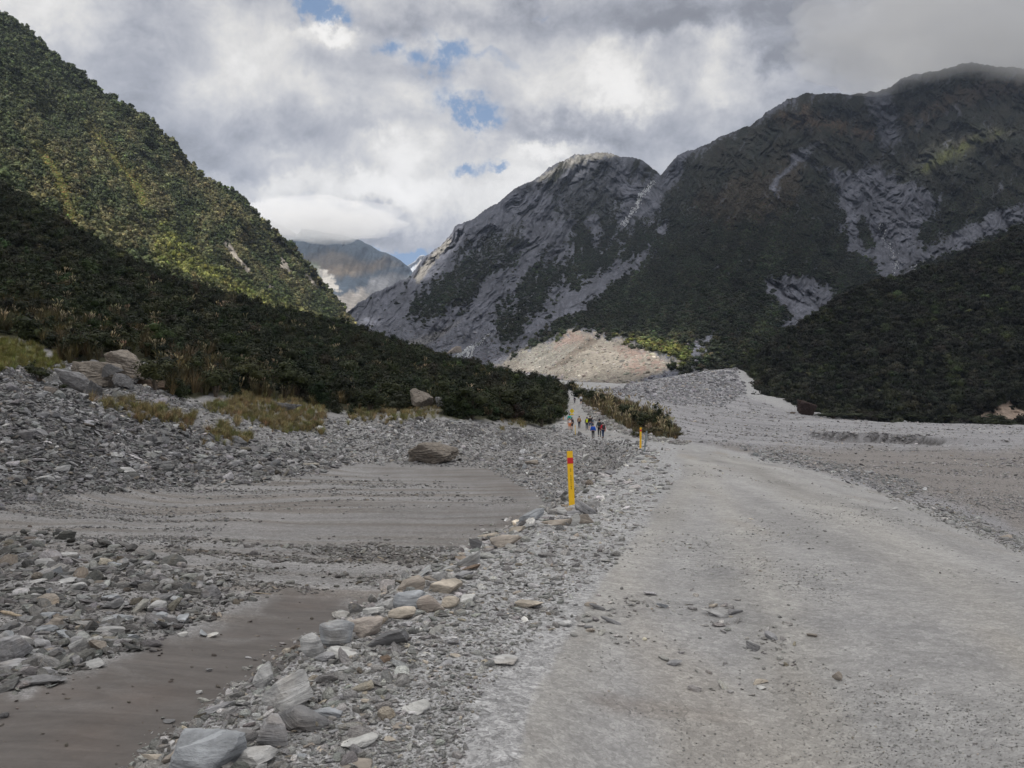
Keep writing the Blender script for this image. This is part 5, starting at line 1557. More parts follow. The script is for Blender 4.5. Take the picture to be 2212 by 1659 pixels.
K(430, 1496, 13, 9, 0, 'pale', 'lone pale pebble in the mud near the track', .9, 10)
K(364, 1558, 24, 9, 0, 'dark', 'dark flat pebble in the mud below the track edge', .8, 9)
K(8, 1545, 26, 16, 20, 'dark', 'dark stone at the left edge of the picture beside the mud', .8, 9)
# boulders in the basin and on the shelf
K(936, 981, 106, 50, -3, 'dun', 'huge brown grey boulder standing alone in the muddy basin', .6, 15, .10, 'boulder', seed=4112, sub=5, strata=.03, cat='boulder')
K(893, 977, 16, 26, 12, 'pale', 'small pale rock leaning on the left end of the basin boulder', .8, 9, .05, 'boulder', cat='boulder')
K(163, 826, 96, 42, -14, 'grey', 'long grey slab boulder sloping down right above the rubble', .6, 8, .04, 'boulder', seed=4120, strata=.05, cat='boulder', sub=5, dist=48)
K(196, 847, 34, 44, 0, 'dark', 'dark rounded end block of the long slab boulder', .8, 10, .04, 'boulder', cat='boulder', dist=47.6)
K(200, 808, 118, 50, -3, 'dun', 'broad pale brown boulder in the middle of the boulder group', .6, 9, .04, 'boulder', seed=4131, strata=.05, cat='boulder', sub=5, dist=52)
K(272, 790, 92, 56, -16, 'dun', 'highest dark topped boulder at the back of the boulder group', .6, 8, .06, 'boulder', seed=4141, strata=.05, cat='boulder', sub=5, dist=54)
K(268, 822, 44, 26, -8, 'grey', 'small wedge boulder below the highest boulder', .8, 8, .04, 'boulder', cat='boulder', dist=51)
K(243, 806, 34, 30, -30, 'dark', 'dark narrow boulder jammed between the two biggest boulders', .5, 8, .04, 'boulder', cat='boulder', dist=51.5)
K(112, 815, 26, 22, 0, 'pale', 'light end piece at the left of the boulder group', .8, 9, .05, 'boulder', cat='boulder', dist=50)
K(36, 830, 88, 34, -10, 'dun', 'flat layered boulder at the left edge above the rubble', .7, 8, .05, 'boulder', strata=.06, cat='boulder', dist=44)
K(128, 862, 60, 20, -6, 'brown', 'low reddish brown layered rock under the slab boulder', .8, 8, .05, 'boulder', strata=.07, cat='boulder', dist=46)
K(330, 832, 54, 22, -8, 'brown', 'mossy dark boulder right of the boulder group', .8, 9, .06, 'boulder', cat='boulder', dist=55)
K(305, 820, 34, 16, 10, 'dark', 'dark overhanging slab behind the mossy boulder', .8, 9, .06, 'boulder', cat='boulder', dist=56)
K(418, 846, 44, 22, 0, 'brown', 'brown stone bank end under the bushes beside the grass', .8, 9, .06, 'boulder', cat='boulder', dist=64)
K(190, 713, 96, 20, 6, 'pale', 'long pale boulder showing above the bushes on the slope', .6, 8, .04, 'boulder', cat='boulder', dist=82)
K(300, 722, 42, 20, -20, 'pink', 'pinkish brown boulder among bushes up on the slope', .6, 9, .04, 'boulder', cat='boulder', dist=84)
K(128, 740, 20, 14, -4, 'white', 'small whitish block left of the round bush', .7, 7, .03, 'boulder', cat='boulder', dist=74)
K(75, 737, 34, 14, -10, 'dun', 'flat brown rock behind the bright grass', .8, 8, .04, 'boulder', cat='boulder', dist=72)
K(20, 735, 50, 10, 2, 'dun', 'low rock ledge behind the bright grass at the left edge', .8, 8, .04, 'boulder', cat='boulder', dist=72)
K(618, 880, 54, 21, -4, 'dark', 'dark mushroom shaped boulder lying in the grass', .7, 9, .08, 'boulder', cat='boulder')
K(911, 863, 54, 36, -20, 'dun', 'large light boulder half hidden in the bushes above the basin', .6, 9, .05, 'boulder', seed=4189, yaw=.3, cat='boulder', sub=5, dist=84)
K(949, 868, 20, 22, 60, 'grey', 'narrow pale rock right of the light boulder in the bushes', .6, 9, .06, 'boulder', cat='boulder', dist=85)
K(1746, 884, 60, 34, -8, 'rust', 'big dark reddish boulder at the foot of the right hill', .7, 9, .05, 'boulder', seed=4180, cat='boulder', sub=5, dist=292)
K(1712, 892, 12, 5, 0, 'brown', 'small dark rock left of the big reddish boulder', .8, 9, .05, 'boulder', cat='boulder', dist=290)
K(980, 756, 28, 15, 6, 'pink', 'rust coloured boulder left of the waterfall', .8, 9, .05, 'boulder', cat='boulder', dist=650)
K(1132, 1008, 12, 14, 0, 'blue', 'dark bluish block in the bank beside the silt channel', .6, 7, .04)
K(1150, 1000, 26, 12, 14, 'dun', 'brown stone above the dark bluish block in the bank', .7, 9)
K(1172, 986, 32, 9, 30, 'pale', 'pale slab on the bank slope left of the near post', .6, 8)
K(1265, 990, 18, 14, 30, 'white', 'whitish slab on the bank slope right of the near post', .5, 8)
K(1148, 1012, 20, 5, 20, 'brown', 'rusty brown splinter on the bank slope', .5, 8)
K(1376, 958, 12, 3.5, 0, 'dark', 'dark flat stone behind the second yellow post', .8, 8)
# driftwood
def stick(x0, y0, x1, y1, label, tone=(.36, .31, .25), thick=2.2):
    a_ = hit(x0, y0); b_ = hit(x1, y1)
    if a_ is None or b_ is None: return
    n_ = 9; pts = [a_ + (b_ - a_) * t for t in np.linspace(0, 1, n_)]
    L_ = np.linalg.norm(b_ - a_); r0 = thick * a_[1] / F_ * .5
    V = []; Fq = []
    rr = np.random.default_rng(int(x0))
    ax = (b_ - a_) / L_; s1 = np.cross(ax, [0, 0, 1]); s1 /= np.linalg.norm(s1); s2 = np.cross(s1, ax)
    for k, p in enumerate(pts):
        p = p + s1 * rr.normal(0, .02) * L_ + np.array([0, 0, r0 + .01])
        rad = r0 * (1 - .7 * abs(k / (n_ - 1) - .35)) * (1 if 0 < k < n_ - 1 else .25)
        for m_ in range(6):
            an = m_ * math.pi / 3; V.append(p + (s1 * math.cos(an) + s2 * math.sin(an)) * rad)
    for k in range(n_ - 1):
        for m_ in range(6): Fq.append([k * 6 + m_, k * 6 + (m_ + 1) % 6, k * 6 + 6 + (m_ + 1) % 6, k * 6 + 6 + m_])
    o = link('driftwood', mesh_np('driftwood', np.array(V), np.array(Fq), None, True, MAT_WOOD)); tag(o, label, 'driftwood')
MAT_WOOD = simple_mat('weathered_wood', (.42, .35, .26), .8, var=.3, scale=30)
stick(0, 1326, 46, 1336, 'pale driftwood stick at the left edge beside the rubble', thick=8)
stick(545, 1282, 588, 1286, 'thin pale branch on the dark silt past the rubble tongue')
stick(184, 1416, 212, 1400, 'short yellow twig on the leaning pair of stones', thick=2)
stick(815, 1204, 830, 1211, 'small broken twig on the grey silt', thick=2)

# unnamed middling stones: single objects, alike within each group
def strew(poly, n, lo, hi, tones, label, group, seed, flat=(.25, .6), req=None):
    r = random.Random(seed); k = 0; tries = 0
    xs = [p[0] for p in poly]; ys = [p[1] for p in poly]
    pa = np.array(poly, float)
    while k < n and tries < n * 60:
        tries += 1
        x, y = r.uniform(min(xs), max(xs)), r.uniform(min(ys), max(ys))
        if poly_sd(np.array([x]), np.array([y]), poly)[0] < 0: continue
        w = math.exp(r.uniform(math.log(lo), math.log(hi)))
        key_rock(x, y, w, w * r.uniform(*flat), r.uniform(-18, 18), r.choice(tones), label, r.uniform(.6, .9), 9, .06, group=group, sub=3, yaw=r.uniform(-1.5, 1.5))
        k += 1


strew([(0, 1190), (330, 1210), (480, 1280), (420, 1340), (230, 1410), (150, 1450), (0, 1460)], 60, 24, 46, ['grey', 'grey', 'blue', 'pale', 'dark'], 'grey slate rock in the rubble heap left of the muddy pool', 'middling rocks in the rubble by the muddy pool', 1)
strew([(560, 1640), (620, 1560), (760, 1440), (900, 1360), (1100, 1230), (1140, 1260), (1000, 1420), (900, 1560), (840, 1655)], 34, 16, 34, ['grey', 'pale', 'dun', 'tan', 'blue'], 'flat slate stone lying in the gravel verge of the track', 'middling stones in the track verge', 2, (.25, .45))
strew([(0, 880), (200, 900), (420, 960), (600, 1000), (400, 1040), (150, 1040), (0, 1060)], 40, 16, 34, ['grey', 'pale', 'dark', 'grey'], 'grey slate rock on the rubble mound at the left', 'middling rocks on the left rubble mound', 3, (.25, .5))
strew([(250, 1655), (420, 1570), (560, 1500), (620, 1520), (560, 1560), (440, 1655)], 16, 22, 44, ['grey', 'dun', 'dark', 'tan'], 'broken rock on the bank between the muddy pool and the track', 'rocks on the bank above the pool', 4)
strew([(880, 1250), (1010, 1180), (1120, 1130), (1140, 1150), (1040, 1220), (900, 1290)], 14, 18, 34, ['grey', 'dun', 'pale'], 'small slab along the track edge near the first cairn', 'slabs along the track edge', 5, (.25, .45))

#==MARK_SHRUBS
# ------------------------------------------------------------------ single bushes
MAT_LEAFO = MAT_LEAF.copy(); MAT_LEAFO.name = 'bush_foliage'
for n_ in MAT_LEAFO.node_tree.nodes:
    if n_.type == 'ATTRIBUTE': n_.attribute_type = 'OBJECT'
MAT_BARK = simple_mat('bush_bark', (.11, .09, .07), .9, var=.3, scale=20)
BUSH_ME = []
for k in range(7):
    me_ = leaf_cloud('bush_crown', 900, .030, 160 + k, 'round' if k < 5 else 'cone', MAT_LEAFO, 1.0, .55); BUSH_ME.append(me_)
def stem_mesh(seed):
    r = np.random.default_rng(seed); V = []; Fq = []
    for k in range(5):
        az = r.uniform(0, 6.28); lean = r.uniform(.1, .35) if k else .03
        top = np.array([math.cos(az) * lean, math.sin(az) * lean, r.uniform(.5, .75)])
        o = len(V)
        for t, rad in ((0, .03), (.5, .02), (1, .008)):
            c = top * t * np.array([t, t, 1])
            for m_ in range(5):
                an = m_ * 6.283 / 5; V.append(c + np.array([math.cos(an), math.sin(an), 0]) * rad)
        for lv in range(2):
            for m_ in range(5): Fq.append([o + lv * 5 + m_, o + lv * 5 + (m_ + 1) % 5, o + lv * 5 + 5 + (m_ + 1) % 5, o + lv * 5 + 5 + m_])
    return mesh_np('bush_stems', np.array(V), np.array(Fq), None, True, MAT_BARK)
STEM_ME = [stem_mesh(k) for k in range(3)]


def bush(px, base_py, w, h, d, tint, label, k, group=None):
    g = hit(px, base_py)
    if g is None or not (.55 * d < g[1] < 1.7 * d): g = P(px, base_py, d)
    d = g[1]; w *= 1.45; h *= 1.35
    z = float(ground(np.array([g[0]]), np.array([g[1]]), False)[0])
    s = d / F_
    root = empty('shrub', (g[0], g[1], z - .05), random.uniform(0, 6.28))
    tag(root, label, 'shrub', group)
    c = link('foliage', BUSH_ME[k % 7], root); c.scale = (w * s * 1.15, w * s * 1.15, max(h * s * 1.08, .2)); set_tint(c, tint)
    t = link('stem', STEM_ME[k % 3], root); t.scale = (w * s, w * s, h * s)
    return root


DK = (.024, .031, .013); MD = (.042, .047, .02); BR = (.06, .055, .028)
bush(165, 776, 72, 62, 66, DK, 'large round dark bush in front of the long pale boulder', 0)
bush(220, 772, 56, 50, 68, DK, 'dark bush right of the large round one in front of boulders', 1)
bush(262, 768, 56, 48, 70, (.03, .036, .015), 'bushy dark shrub just above the highest boulder', 2)
bush(85, 826, 46, 32, 46, DK, 'low dark shrub at the left between rubble and bright grass', 3)
bush(72, 806, 18, 22, 46.5, DK, 'spiky sprig standing behind the low dark shrub', 5)
bush(128, 842, 20, 12, 48, DK, 'tiny dark plant on the long slab boulder', 4)
bush(335, 845, 60, 55, 60, MD, 'green shrub right of the mossy boulder', 4)
bush(466, 858, 62, 66, 66, (.034, .042, .018), 'tall dark shrub with bare stems at the grass edge', 0)
bush(540, 848, 60, 58, 76, MD, 'rounded green shrub left in the row above the grass', 1)
bush(590, 850, 66, 60, 78, (.035, .044, .02), 'rounded green shrub in the middle of the row above the grass', 2)
bush(640, 862, 60, 62, 80, (.03, .038, .017), 'dark green shrub at the right of the row above the grass', 3)
bush(800, 892, 66, 56, 82, DK, 'dark bush hanging over the basin bank left of the light boulder', 0)
bush(845, 880, 54, 50, 86, DK, 'small dark bush just left of the light boulder', 1)
bush(975, 895, 60, 62, 86, DK, 'dense dark bush right of the narrow pale rock', 2)
bush(1020, 905, 70, 60, 86, DK, 'dark bush on the lip of the bank above the basin', 3)
bush(1080, 900, 60, 56, 96, (.03, .036, .016), 'dark bush above the black hollow of the bank', 4)
bush(1170, 924, 56, 48, 100, DK, 'broad black green bush where the bank meets the track', 0)
bush(1150, 900, 50, 56, 104, DK, 'tall dark bush behind the broad one beside the track', 1)
bush(1187, 905, 36, 36, 112, MD, 'light shrub left of the farthest yellow post', 2)
bush(1200, 878, 36, 38, 150, DK, 'dark conical bush beside the upper bend of the track', 5)
bush(1180, 880, 40, 36, 150, DK, 'dark bush on the inner side of the upper bend', 3)
bush(1255, 862, 30, 20, 170, DK, 'low dark bush at the top of the grassy strip by the far hikers', 1)
bush(1290, 868, 36, 22, 150, DK, 'wide dark bush on the grassy strip behind the far hikers', 2)
bush(1312, 872, 24, 18, 140, MD, 'small green bush in the middle of the grassy strip', 3)
bush(1345, 905, 34, 26, 108, DK, 'dark bush in the centre of the grassy strip', 4)
bush(1368, 915, 36, 30, 100, DK, 'dark spreading bush right of the centre of the grassy strip', 0)
bush(1392, 925, 34, 30, 86, (.028, .034, .015), 'dark bush behind the second yellow post', 1)
bush(1376, 945, 18, 12, 66, MD, 'small green shrub at the foot of the strip left of the second post', 2)
bush(1425, 918, 30, 36, 90, DK, 'tall ragged bush sticking up at the right of the grassy strip', 5)
bush(1440, 928, 26, 28, 84, DK, 'second ragged bush beside the tallest one on the grassy strip', 6)
bush(1410, 940, 34, 16, 76, BR, 'brownish low shrub at the right foot of the grassy strip', 3)
bush(1456, 946, 26, 12, 74, BR, 'last low shrub at the right tip of the grassy strip', 4)
for k_, (x_, y_, w_, h_) in enumerate([(1800, 902, 60, 10), (1850, 905, 50, 9), (1900, 908, 50, 9), (1960, 910, 60, 10), (2020, 912, 60, 11), (2125, 914, 55, 12), (2165, 914, 50, 12)]):
    bush(x_, y_ + 2, w_, h_ + 4, 262, DK, 'low dark shrub in the hedge at the foot of the right hill', k_, 'hedge of low shrubs below the right hill')

#==MARK_POSTS
# ------------------------------------------------------------------ posts and signs
MAT_YEL = simple_mat('yellow_plastic', (.92, .55, .02), .45, var=.05, scale=12, spec=.4)
MAT_PYEL = simple_mat('faded_yellow_plastic', (.72, .52, .14), .5, var=.06, scale=12)
MAT_RED = simple_mat('red_tape', (.62, .035, .04), .4, var=.05, scale=20)
MAT_BLK = simple_mat('black_lettering', (.02, .02, .02), .6)
MAT_STEEL = simple_mat('galvanised_steel', (.30, .34, .36), .45, .55, var=.12, scale=14)
MAT_SIGNY = simple_mat('sign_yellow', (.80, .58, .03), .45, var=.04)


def box_me(name, sx, sy, sz, mat, bev=.004, base=True):
    import bmesh
    bm = bmesh.new(); bmesh.ops.create_cube(bm, size=1)
    for v in bm.verts:
        v.co.x *= sx; v.co.y *= sy; v.co.z = (v.co.z + (.5 if base else 0)) * sz
    if bev: bmesh.ops.bevel(bm, geom=bm.edges[:], offset=bev, segments=2, affect='EDGES', profile=.6)
    me = bpy.data.meshes.new(name); bm.to_mesh(me); bm.free(); me.materials.append(mat)
    return me


def prism_me(name, outline, th, mat):
    """outline in x,z extruded along y"""
    n = len(outline); V = [(x, -th / 2, z) for x, z in outline] + [(x, th / 2, z) for x, z in outline]
    F = [tuple(range(n))[::-1] and tuple(range(n)), tuple(range(2 * n - 1, n - 1, -1))] + [(i, i + n, (i + 1) % n + n, (i + 1) % n) for i in range(n)]
    me = bpy.data.meshes.new(name); me.from_pydata(V, [], F); me.update(); me.materials.append(mat)
    import bmesh
    bm = bmesh.new(); bm.from_mesh(me); bmesh.ops.recalc_face_normals(bm, faces=bm.faces[:]); bm.to_mesh(me); bm.free()
    return me


def text_me(name, body, size, mat, depth=.0006):
    cu = bpy.data.curves.new(name, 'FONT'); cu.body = body; cu.size = size; cu.align_x = 'CENTER'; cu.extrude = depth; cu.offset = .0006
    t = bpy.data.objects.new(name, cu); C.objects.link(t); bpy.context.view_layer.update()
    me = bpy.data.meshes.new_from_object(t.evaluated_get(bpy.context.evaluated_depsgraph_get()))
    bpy.data.objects.remove(t); me.materials.clear(); me.materials.append(mat)
    for v in me.vertices: v.co = Vector((v.co.x, 0, v.co.y))
    # extrusion depth back along y
    return me


def marker_post(px, base_py, d, hgt, lean, yaw, label, lettering, z_extra=.14, wid=.1, mat=None, band=(.115, .105)):
    g = P(px, base_py, d)
    root = empty('marker_post', (g[0], g[1], g[2] - z_extra), 0); tag(root, label, 'post', 'yellow marker posts along the track' if lettering else None)
    root.rotation_euler = Euler((0, math.radians(lean), yaw), 'XYZ')
    mat = mat or MAT_YEL
    H = hgt + z_extra
    w = wid / 2; th = .012; fl = .035
    # shallow channel section swept upwards
    sec = [(-w, 0), (w, 0), (w, fl), (w - th, fl), (w - th, th), (-w + th, th), (-w + th, fl), (-w, fl)]
    V = [(x, y, 0) for x, y in sec] + [(x, y, H - (.0 if y < fl / 2 else .012)) for x, y in sec]; n = len(sec)
    F = [tuple(range(n))[::-1], tuple(range(n, 2 * n))] + [(i, (i + 1) % n, (i + 1) % n + n, i + n) for i in range(n)]
    me = bpy.data.meshes.new('channel'); me.from_pydata(V, [], F); me.materials.append(mat)
    link('channel', me, root)
    bd = link('red_band', box_me('red_band', wid + .003, .006, band[1], MAT_RED, .001), root, (0, -.0015, H - band[0] - band[1]))
    if lettering:
        zz = H - .305
        lt = empty('lettering', (0, 0, 0), 0, root)
        meshes = []
        allv, allf = [], []
        for ch in 'NO STOPPING':
            if ch == ' ': zz -= .052; continue
            m_ = text_me('letter', ch, .030, MAT_BLK); o_ = len(allv)
            allv += [(v.co.x, -.0028, v.co.z + zz - .022) for v in m_.vertices]
            allf += [tuple(o_ + i for i in p.vertices) for p in m_.polygons]
            zz -= .0318
        bpy.data.objects.remove(lt)
        me = bpy.data.meshes.new('lettering'); me.from_pydata(allv, [], allf); me.materials.append(MAT_BLK)
        link('lettering', me, root)
    return root


marker_post(1236.5, 1096, 14.15, .985, -2.2, .10, 'near bright yellow post with red band and black lettering in a stone cairn', True)
marker_post(1383.6, 964, 43.5, 1.02, 1.0, .0, 'second yellow post with red band, beside the grey sign back', True)
b3 = marker_post(1243, 937.6, 88, 1.02, -1.5, .5, 'faded thin yellow bollard left of the hiker in blue', False, .05, .085, MAT_PYEL, (.14, .06))
b3.name = 'bollard'; b3['category'] = 'bollard'
b4 = marker_post(1217, 912.5, 122, .92, 2.5, .2, 'farthest yellow post with flat stone base beside dark bushes', False, .05, .10, MAT_YEL, (.16, .05))

# back of a diamond sign on a leaning steel post
g = P(1390.5, 981, 35.2)
sr = empty('road_sign', (g[0], g[1], g[2] - .1), 0); tag(sr, 'grey steel back of a leaning diamond sign propped in a stone cairn', 'sign')
sr.rotation_euler = Euler((0, math.radians(7.0), 0), 'XYZ')
link('post', box_me('post', .06, .06, 1.12, MAT_STEEL, .004), sr)
pn = link('panel', prism_me('panel', [(0, -.36), (.36, 0), (0, .36), (-.36, 0)], .004, MAT_STEEL), sr, (0.02, -.035, .77)); pn.rotation_euler = (0, 0, math.radians(74))
bkt = link('bracket', box_me('bracket', .05, .09, .03, MAT_STEEL, .002), sr, (0, 0, .95))

# far yellow warning sign
g = P(1235.5, 903, 122)
ys = empty('warning_sign', (g[0], g[1], g[2] - .3), 0); tag(ys, 'small yellow diamond warning sign with black mark beyond the teal clothed hiker', 'sign')
link('post', box_me('post', .05, .05, 1.35, MAT_STEEL, .003), ys, (0, .04, 0))
oc = [(math.cos(math.radians(a)) * .34, math.sin(math.radians(a)) * .36) for a in (80, 100, 170, 190, 260, 280, 350, 10)]
link('panel', prism_me('panel', oc, .01, MAT_SIGNY), ys, (0, 0, 1.36))
sym = text_me('symbol', '!', .55, MAT_BLK)
s_ = link('symbol', sym, ys, (0, -.008, 1.17))
link('lower_plate', prism_me('lower_plate', [(-.27, -.1), (.27, -.1), (.27, .1), (-.27, .1)], .01, MAT_SIGNY), ys, (0, 0, .86))
# thin stake among the stones right of the track
g = P(1296.3, 892.5, 140)
st = empty('stake', (g[0], g[1], g[2] - .1), 0); tag(st, 'thin dark stake standing in the stones right of the upper track', 'stake')
link('rod', box_me('rod', .06, .06, 1.15, MAT_BARK, .004), st); link('cap', box_me('cap', .10, .10, .06, MAT_BARK, .004), st, (0, 0, 1.15))

#==MARK_PEOPLE
# ------------------------------------------------------------------ hikers
_cm = {}
def cloth(name, col, rough=.85):
    if name not in _cm: _cm[name] = simple_mat(name, col, rough, var=.12, scale=14, spec=.15)
    return _cm[name]


SKIN = simple_mat('skin', (.52, .30, .21), .6, var=.06)


def skin_mesh(name, verts, edges, radii, mat, sub=1):
    me = bpy.data.meshes.new(name); me.from_pydata(verts, edges, []); me.update()
    o = bpy.data.objects.new(name, me); C.objects.link(o)
    md = o.modifiers.new('skin', 'SKIN'); md.use_smooth_shade = True
    for k, r in enumerate(radii):
        me.skin_vertices[0].data[k].radius = r if isinstance(r, tuple) else (r, r)
    me.skin_vertices[0].data[0].use_root = True
    s = o.modifiers.new('sub', 'SUBSURF'); s.levels = sub; s.render_levels = sub
    bpy.context.view_layer.update()
    out = bpy.data.meshes.new_from_object(o.evaluated_get(bpy.context.evaluated_depsgraph_get()))
    bpy.data.objects.remove(o); bpy.data.meshes.remove(me)
    out.name = name; out.materials.clear(); out.materials.append(mat)
    return out


def ell_me(name, c, r, mat, seed=1, rough=.0, cut=None):
    v, f = ico(3)
    v = v * (1 + rough * pn3(v * 2.5, seed))[:, None] * np.array(r) + np.array(c)
    if cut is not None: v[:, 2] = np.maximum(v[:, 2], cut)
    return mesh_np(name, v, f, None, True, mat)


def person(px, feet, hpx, facing, label, top=None, legs=None, shorts=None, hair=(.03, .02, .015), pack=None, cap=None, stride=.16, phase=1, build=1.0, jacket_long=0.0, sleeveless=False, bag=None, long_hair=False):
    g = hit(px, feet); d = g[1]; Ht = hpx * d / F_; k = Ht / 1.72
    root = empty('person', g, math.radians(facing)); root.scale = (k, k, k)
    tag(root, label, 'person', None)
    P0 = dict(pel=(0, 0, .95), bel=(0, 0, 1.09), che=(0, .0, 1.28), nb=(0, -.005, 1.41), ne=(0, .005, 1.475), hl=(0, .02, 1.545), ht=(0, .01, 1.645))
    R0 = dict(pel=(.135 * build, .10), bel=(.12 * build, .092), che=(.15 * build, .10), nb=(.085, .07), ne=(.05, .05), hl=(.066, .08), ht=(.076, .09))
    E0 = [('pel', 'bel'), ('bel', 'che'), ('che', 'nb'), ('nb', 'ne'), ('ne', 'hl'), ('hl', 'ht')]
    for s, n in ((-1, 'l'), (1, 'r')):
        st = stride * s * phase; sw = -st * .9
        P0.update({n + 'sh': (s * .165 * build, 0, 1.37), n + 'el': (s * .225 * build, sw * .4 - .02, 1.12), n + 'wr': (s * .235 * build, sw + .05, .90), n + 'pa': (s * .235 * build, sw + .065, .845)})
        R0.update({n + 'sh': .055, n + 'el': .04, n + 'wr': (.026, .026), n + 'pa': (.018, .036)})
        E0 += [('che', n + 'sh'), (n + 'sh', n + 'el'), (n + 'el', n + 'wr'), (n + 'wr', n + 'pa')]
        for q in range(5):
            a = n + 'f%d' % q; yy = sw + .065 + (-.028 + .018 * q if q < 4 else .045)
            ln = (.055, .068, .072, .062, .035)[q]
            base = (s * .235 * build, yy, .815 if q < 4 else .845)
            P0[a + 'a'] = (base[0] - s * .006, base[1] + (.004 if q < 4 else .018), base[2] - ln * .5)
            P0[a + 'b'] = (base[0] - s * .026, base[1] + (.008 if q < 4 else .024), base[2] - ln)
            R0[a + 'a'] = .0095; R0[a + 'b'] = .008
            E0 += [(n + 'pa', a + 'a'), (a + 'a', a + 'b')]
        P0.update({n + 'hi': (s * .088, 0, .87), n + 'kn': (s * .095, st * .75 + .03, .50), n + 'an': (s * .098, st * 1.5 - .02, .10 + (.05 if st < 0 else 0)), n + 'to': (s * .11, st * 1.5 + .13, .04)})
        R0.update({n + 'hi': .088, n + 'kn': .056, n + 'an': .038, n + 'to': (.04, .03)})
        E0 += [('pel', n + 'hi'), (n + 'hi', n + 'kn'), (n + 'kn', n + 'an'), (n + 'an', n + 'to')]
    # nose
    P0['no'] = (0, .125, 1.575); R0['no'] = .013; E0.append(('hl', 'no'))
    def build_part(name, keys, grow, mat, over=None):
        ks = [x for x in keys if x in P0]; ix = {x: i for i, x in enumerate(ks)}
        ed = [(ix[a], ix[b]) for a, b in E0 if a in ix and b in ix]
        rr = []
        for x in ks:
            r = R0[x]; r = r if isinstance(r, tuple) else (r, r)
            gr = (over or {}).get(x, grow); rr.append((r[0] + gr, r[1] + gr))
        return skin_mesh(name, [P0[x] for x in ks], ed, rr, mat)
    allk = list(P0.keys())
    link('body', build_part('body', allk, 0, SKIN), root)
    tk = ['pel', 'bel', 'che', 'nb', 'lsh', 'rsh'] + ([] if sleeveless else ['lel', 'rel', 'lwr', 'rwr'])
    if top: link('jacket' if jacket_long else 'shirt', build_part('top', tk, .022 + jacket_long * .3, top, {'nb': .01, 'pel': .03 + jacket_long, 'lsh': .015 if sleeveless else .03, 'rsh': .015 if sleeveless else .03}), root)
    if legs: link('trousers', build_part('trousers', ['pel', 'lhi', 'rhi', 'lkn', 'rkn', 'lan', 'ran'], .014, legs), root)
    if shorts: link('shorts', build_part('shorts', ['pel', 'lhi', 'rhi', 'lkn', 'rkn'], .016, shorts), root)
    for n in 'lr':
        p = P0[n + 'to']; a = P0[n + 'an']
        link('shoe', ell_me('shoe', ((p[0] + a[0]) / 2, p[1] - .045, .05), (.05, .14, .052), cloth('dark_shoes', (.04, .04, .045)), cut=.0), root)
    hm = simple_mat('hair', hair, .7, var=.2)
    link('hair', ell_me('hair', (0, -.012, 1.625), (.098, .112, .10), hm, rough=.08), root)
    if long_hair: link('hair_tail', ell_me('hair_tail', (0, -.09, 1.47), (.07, .05, .15), hm, rough=.1), root)
    if cap: link('cap', ell_me('cap', (0, .0, 1.68), (.108, .125, .062), cap, cut=1.655), root)
    if pack:
        bk = box_me('backpack', .30, .17, .42, pack, .05); o = link('backpack', bk, root, (0, -.19, 1.00))
        pk = box_me('pocket', .22, .07, .18, pack, .025); link('pocket', pk, o, (0, -.11, .05))
    if bag:
        link('bag', ell_me('bag', (.27, .06, .80), (.09, .05, .10), bag), root)
    return root


C_ = cloth
person(1230.5, 929.5, 27.5, 180, 'person facing the camera in white tank top and orange shorts', C_('white_cotton', (.75, .72, .76)), None, C_('orange_cotton', (.75, .27, .12)), sleeveless=True, stride=.08, build=1.05, long_hair=True)
person(1235.5, 928.5, 27, 10, 'person in black top and short trousers directly behind the one in white', C_('black_cotton', (.035, .03, .04)), None, C_('black_cotton', (.035, .03, .04)), stride=.08)
person(1230.0, 920.5, 27, 0, 'person in teal top with black hair seen above the one in white', C_('teal_fabric', (.04, .42, .36)), C_('black_cotton', (.035, .03, .04)), hair=(.01, .01, .01), cap=None)
person(1251.3, 925.2, 26.5, 4, 'person in maroon shirt with a tan backpack walking away alone', C_('maroon_fabric', (.22, .03, .035)), C_('navy_trousers', (.03, .035, .055)), pack=C_('tan_pack', (.42, .30, .17)), stride=.05)
person(1268.0, 929.2, 28.5, -6, 'person in black with a bright yellow green backpack', C_('black_jacket', (.03, .03, .032)), C_('navy_jeans', (.035, .045, .075)), pack=C_('yellow_pack', (.62, .70, .03)), stride=.13)
person(1274.8, 929.6, 31.5, 3, 'tall person in black top and blue knee shorts right of the yellow backpack', C_('black_jacket', (.03, .03, .032)), None, C_('blue_denim', (.07, .10, .17)), hair=(.13, .07, .035), stride=.12, phase=-1)
person(1279.3, 928.0, 26.5, 0, 'person in grey blue jacket half hidden behind the tall one', C_('grey_blue_jacket', (.16, .20, .26)), C_('blue_denim', (.07, .10, .17)), hair=(.02, .015, .012), stride=.1)
person(1281.2, 947.6, 31.8, -4, 'person in loose royal blue jacket and black trousers nearest the camera', C_('blue_jacket', (.02, .10, .52), .5), C_('black_trousers', (.02, .02, .025)), hair=(.015, .012, .012), jacket_long=.07, build=1.12, stride=.05)
person(1294.8, 943.6, 38.0, -3, 'tall person in dark grey jacket, cap and dark backpack', C_('dark_grey_jacket', (.07, .075, .085)), C_('black_trousers', (.02, .02, .025)), pack=C_('dark_pack', (.035, .045, .05)), cap=C_('black_cap', (.02, .015, .03)), stride=.06, build=1.05)
person(1302.6, 946.6, 34.5, 18, 'person in bright red jacket and blue jeans holding a pinkish bag', C_('red_jacket', (.62, .03, .06), .5), C_('blue_jeans', (.05, .075, .14)), hair=(.025, .018, .015), pack=C_('dark_pack', (.035, .045, .05)), bag=C_('pink_bag', (.60, .33, .25)), jacket_long=.02, stride=.1)
person(1241.4, 871.5, 14.6, 0, 'small person in dark navy far up the track', C_('navy_jacket', (.03, .03, .06)), C_('navy_jacket', (.03, .03, .06)), stride=.1)
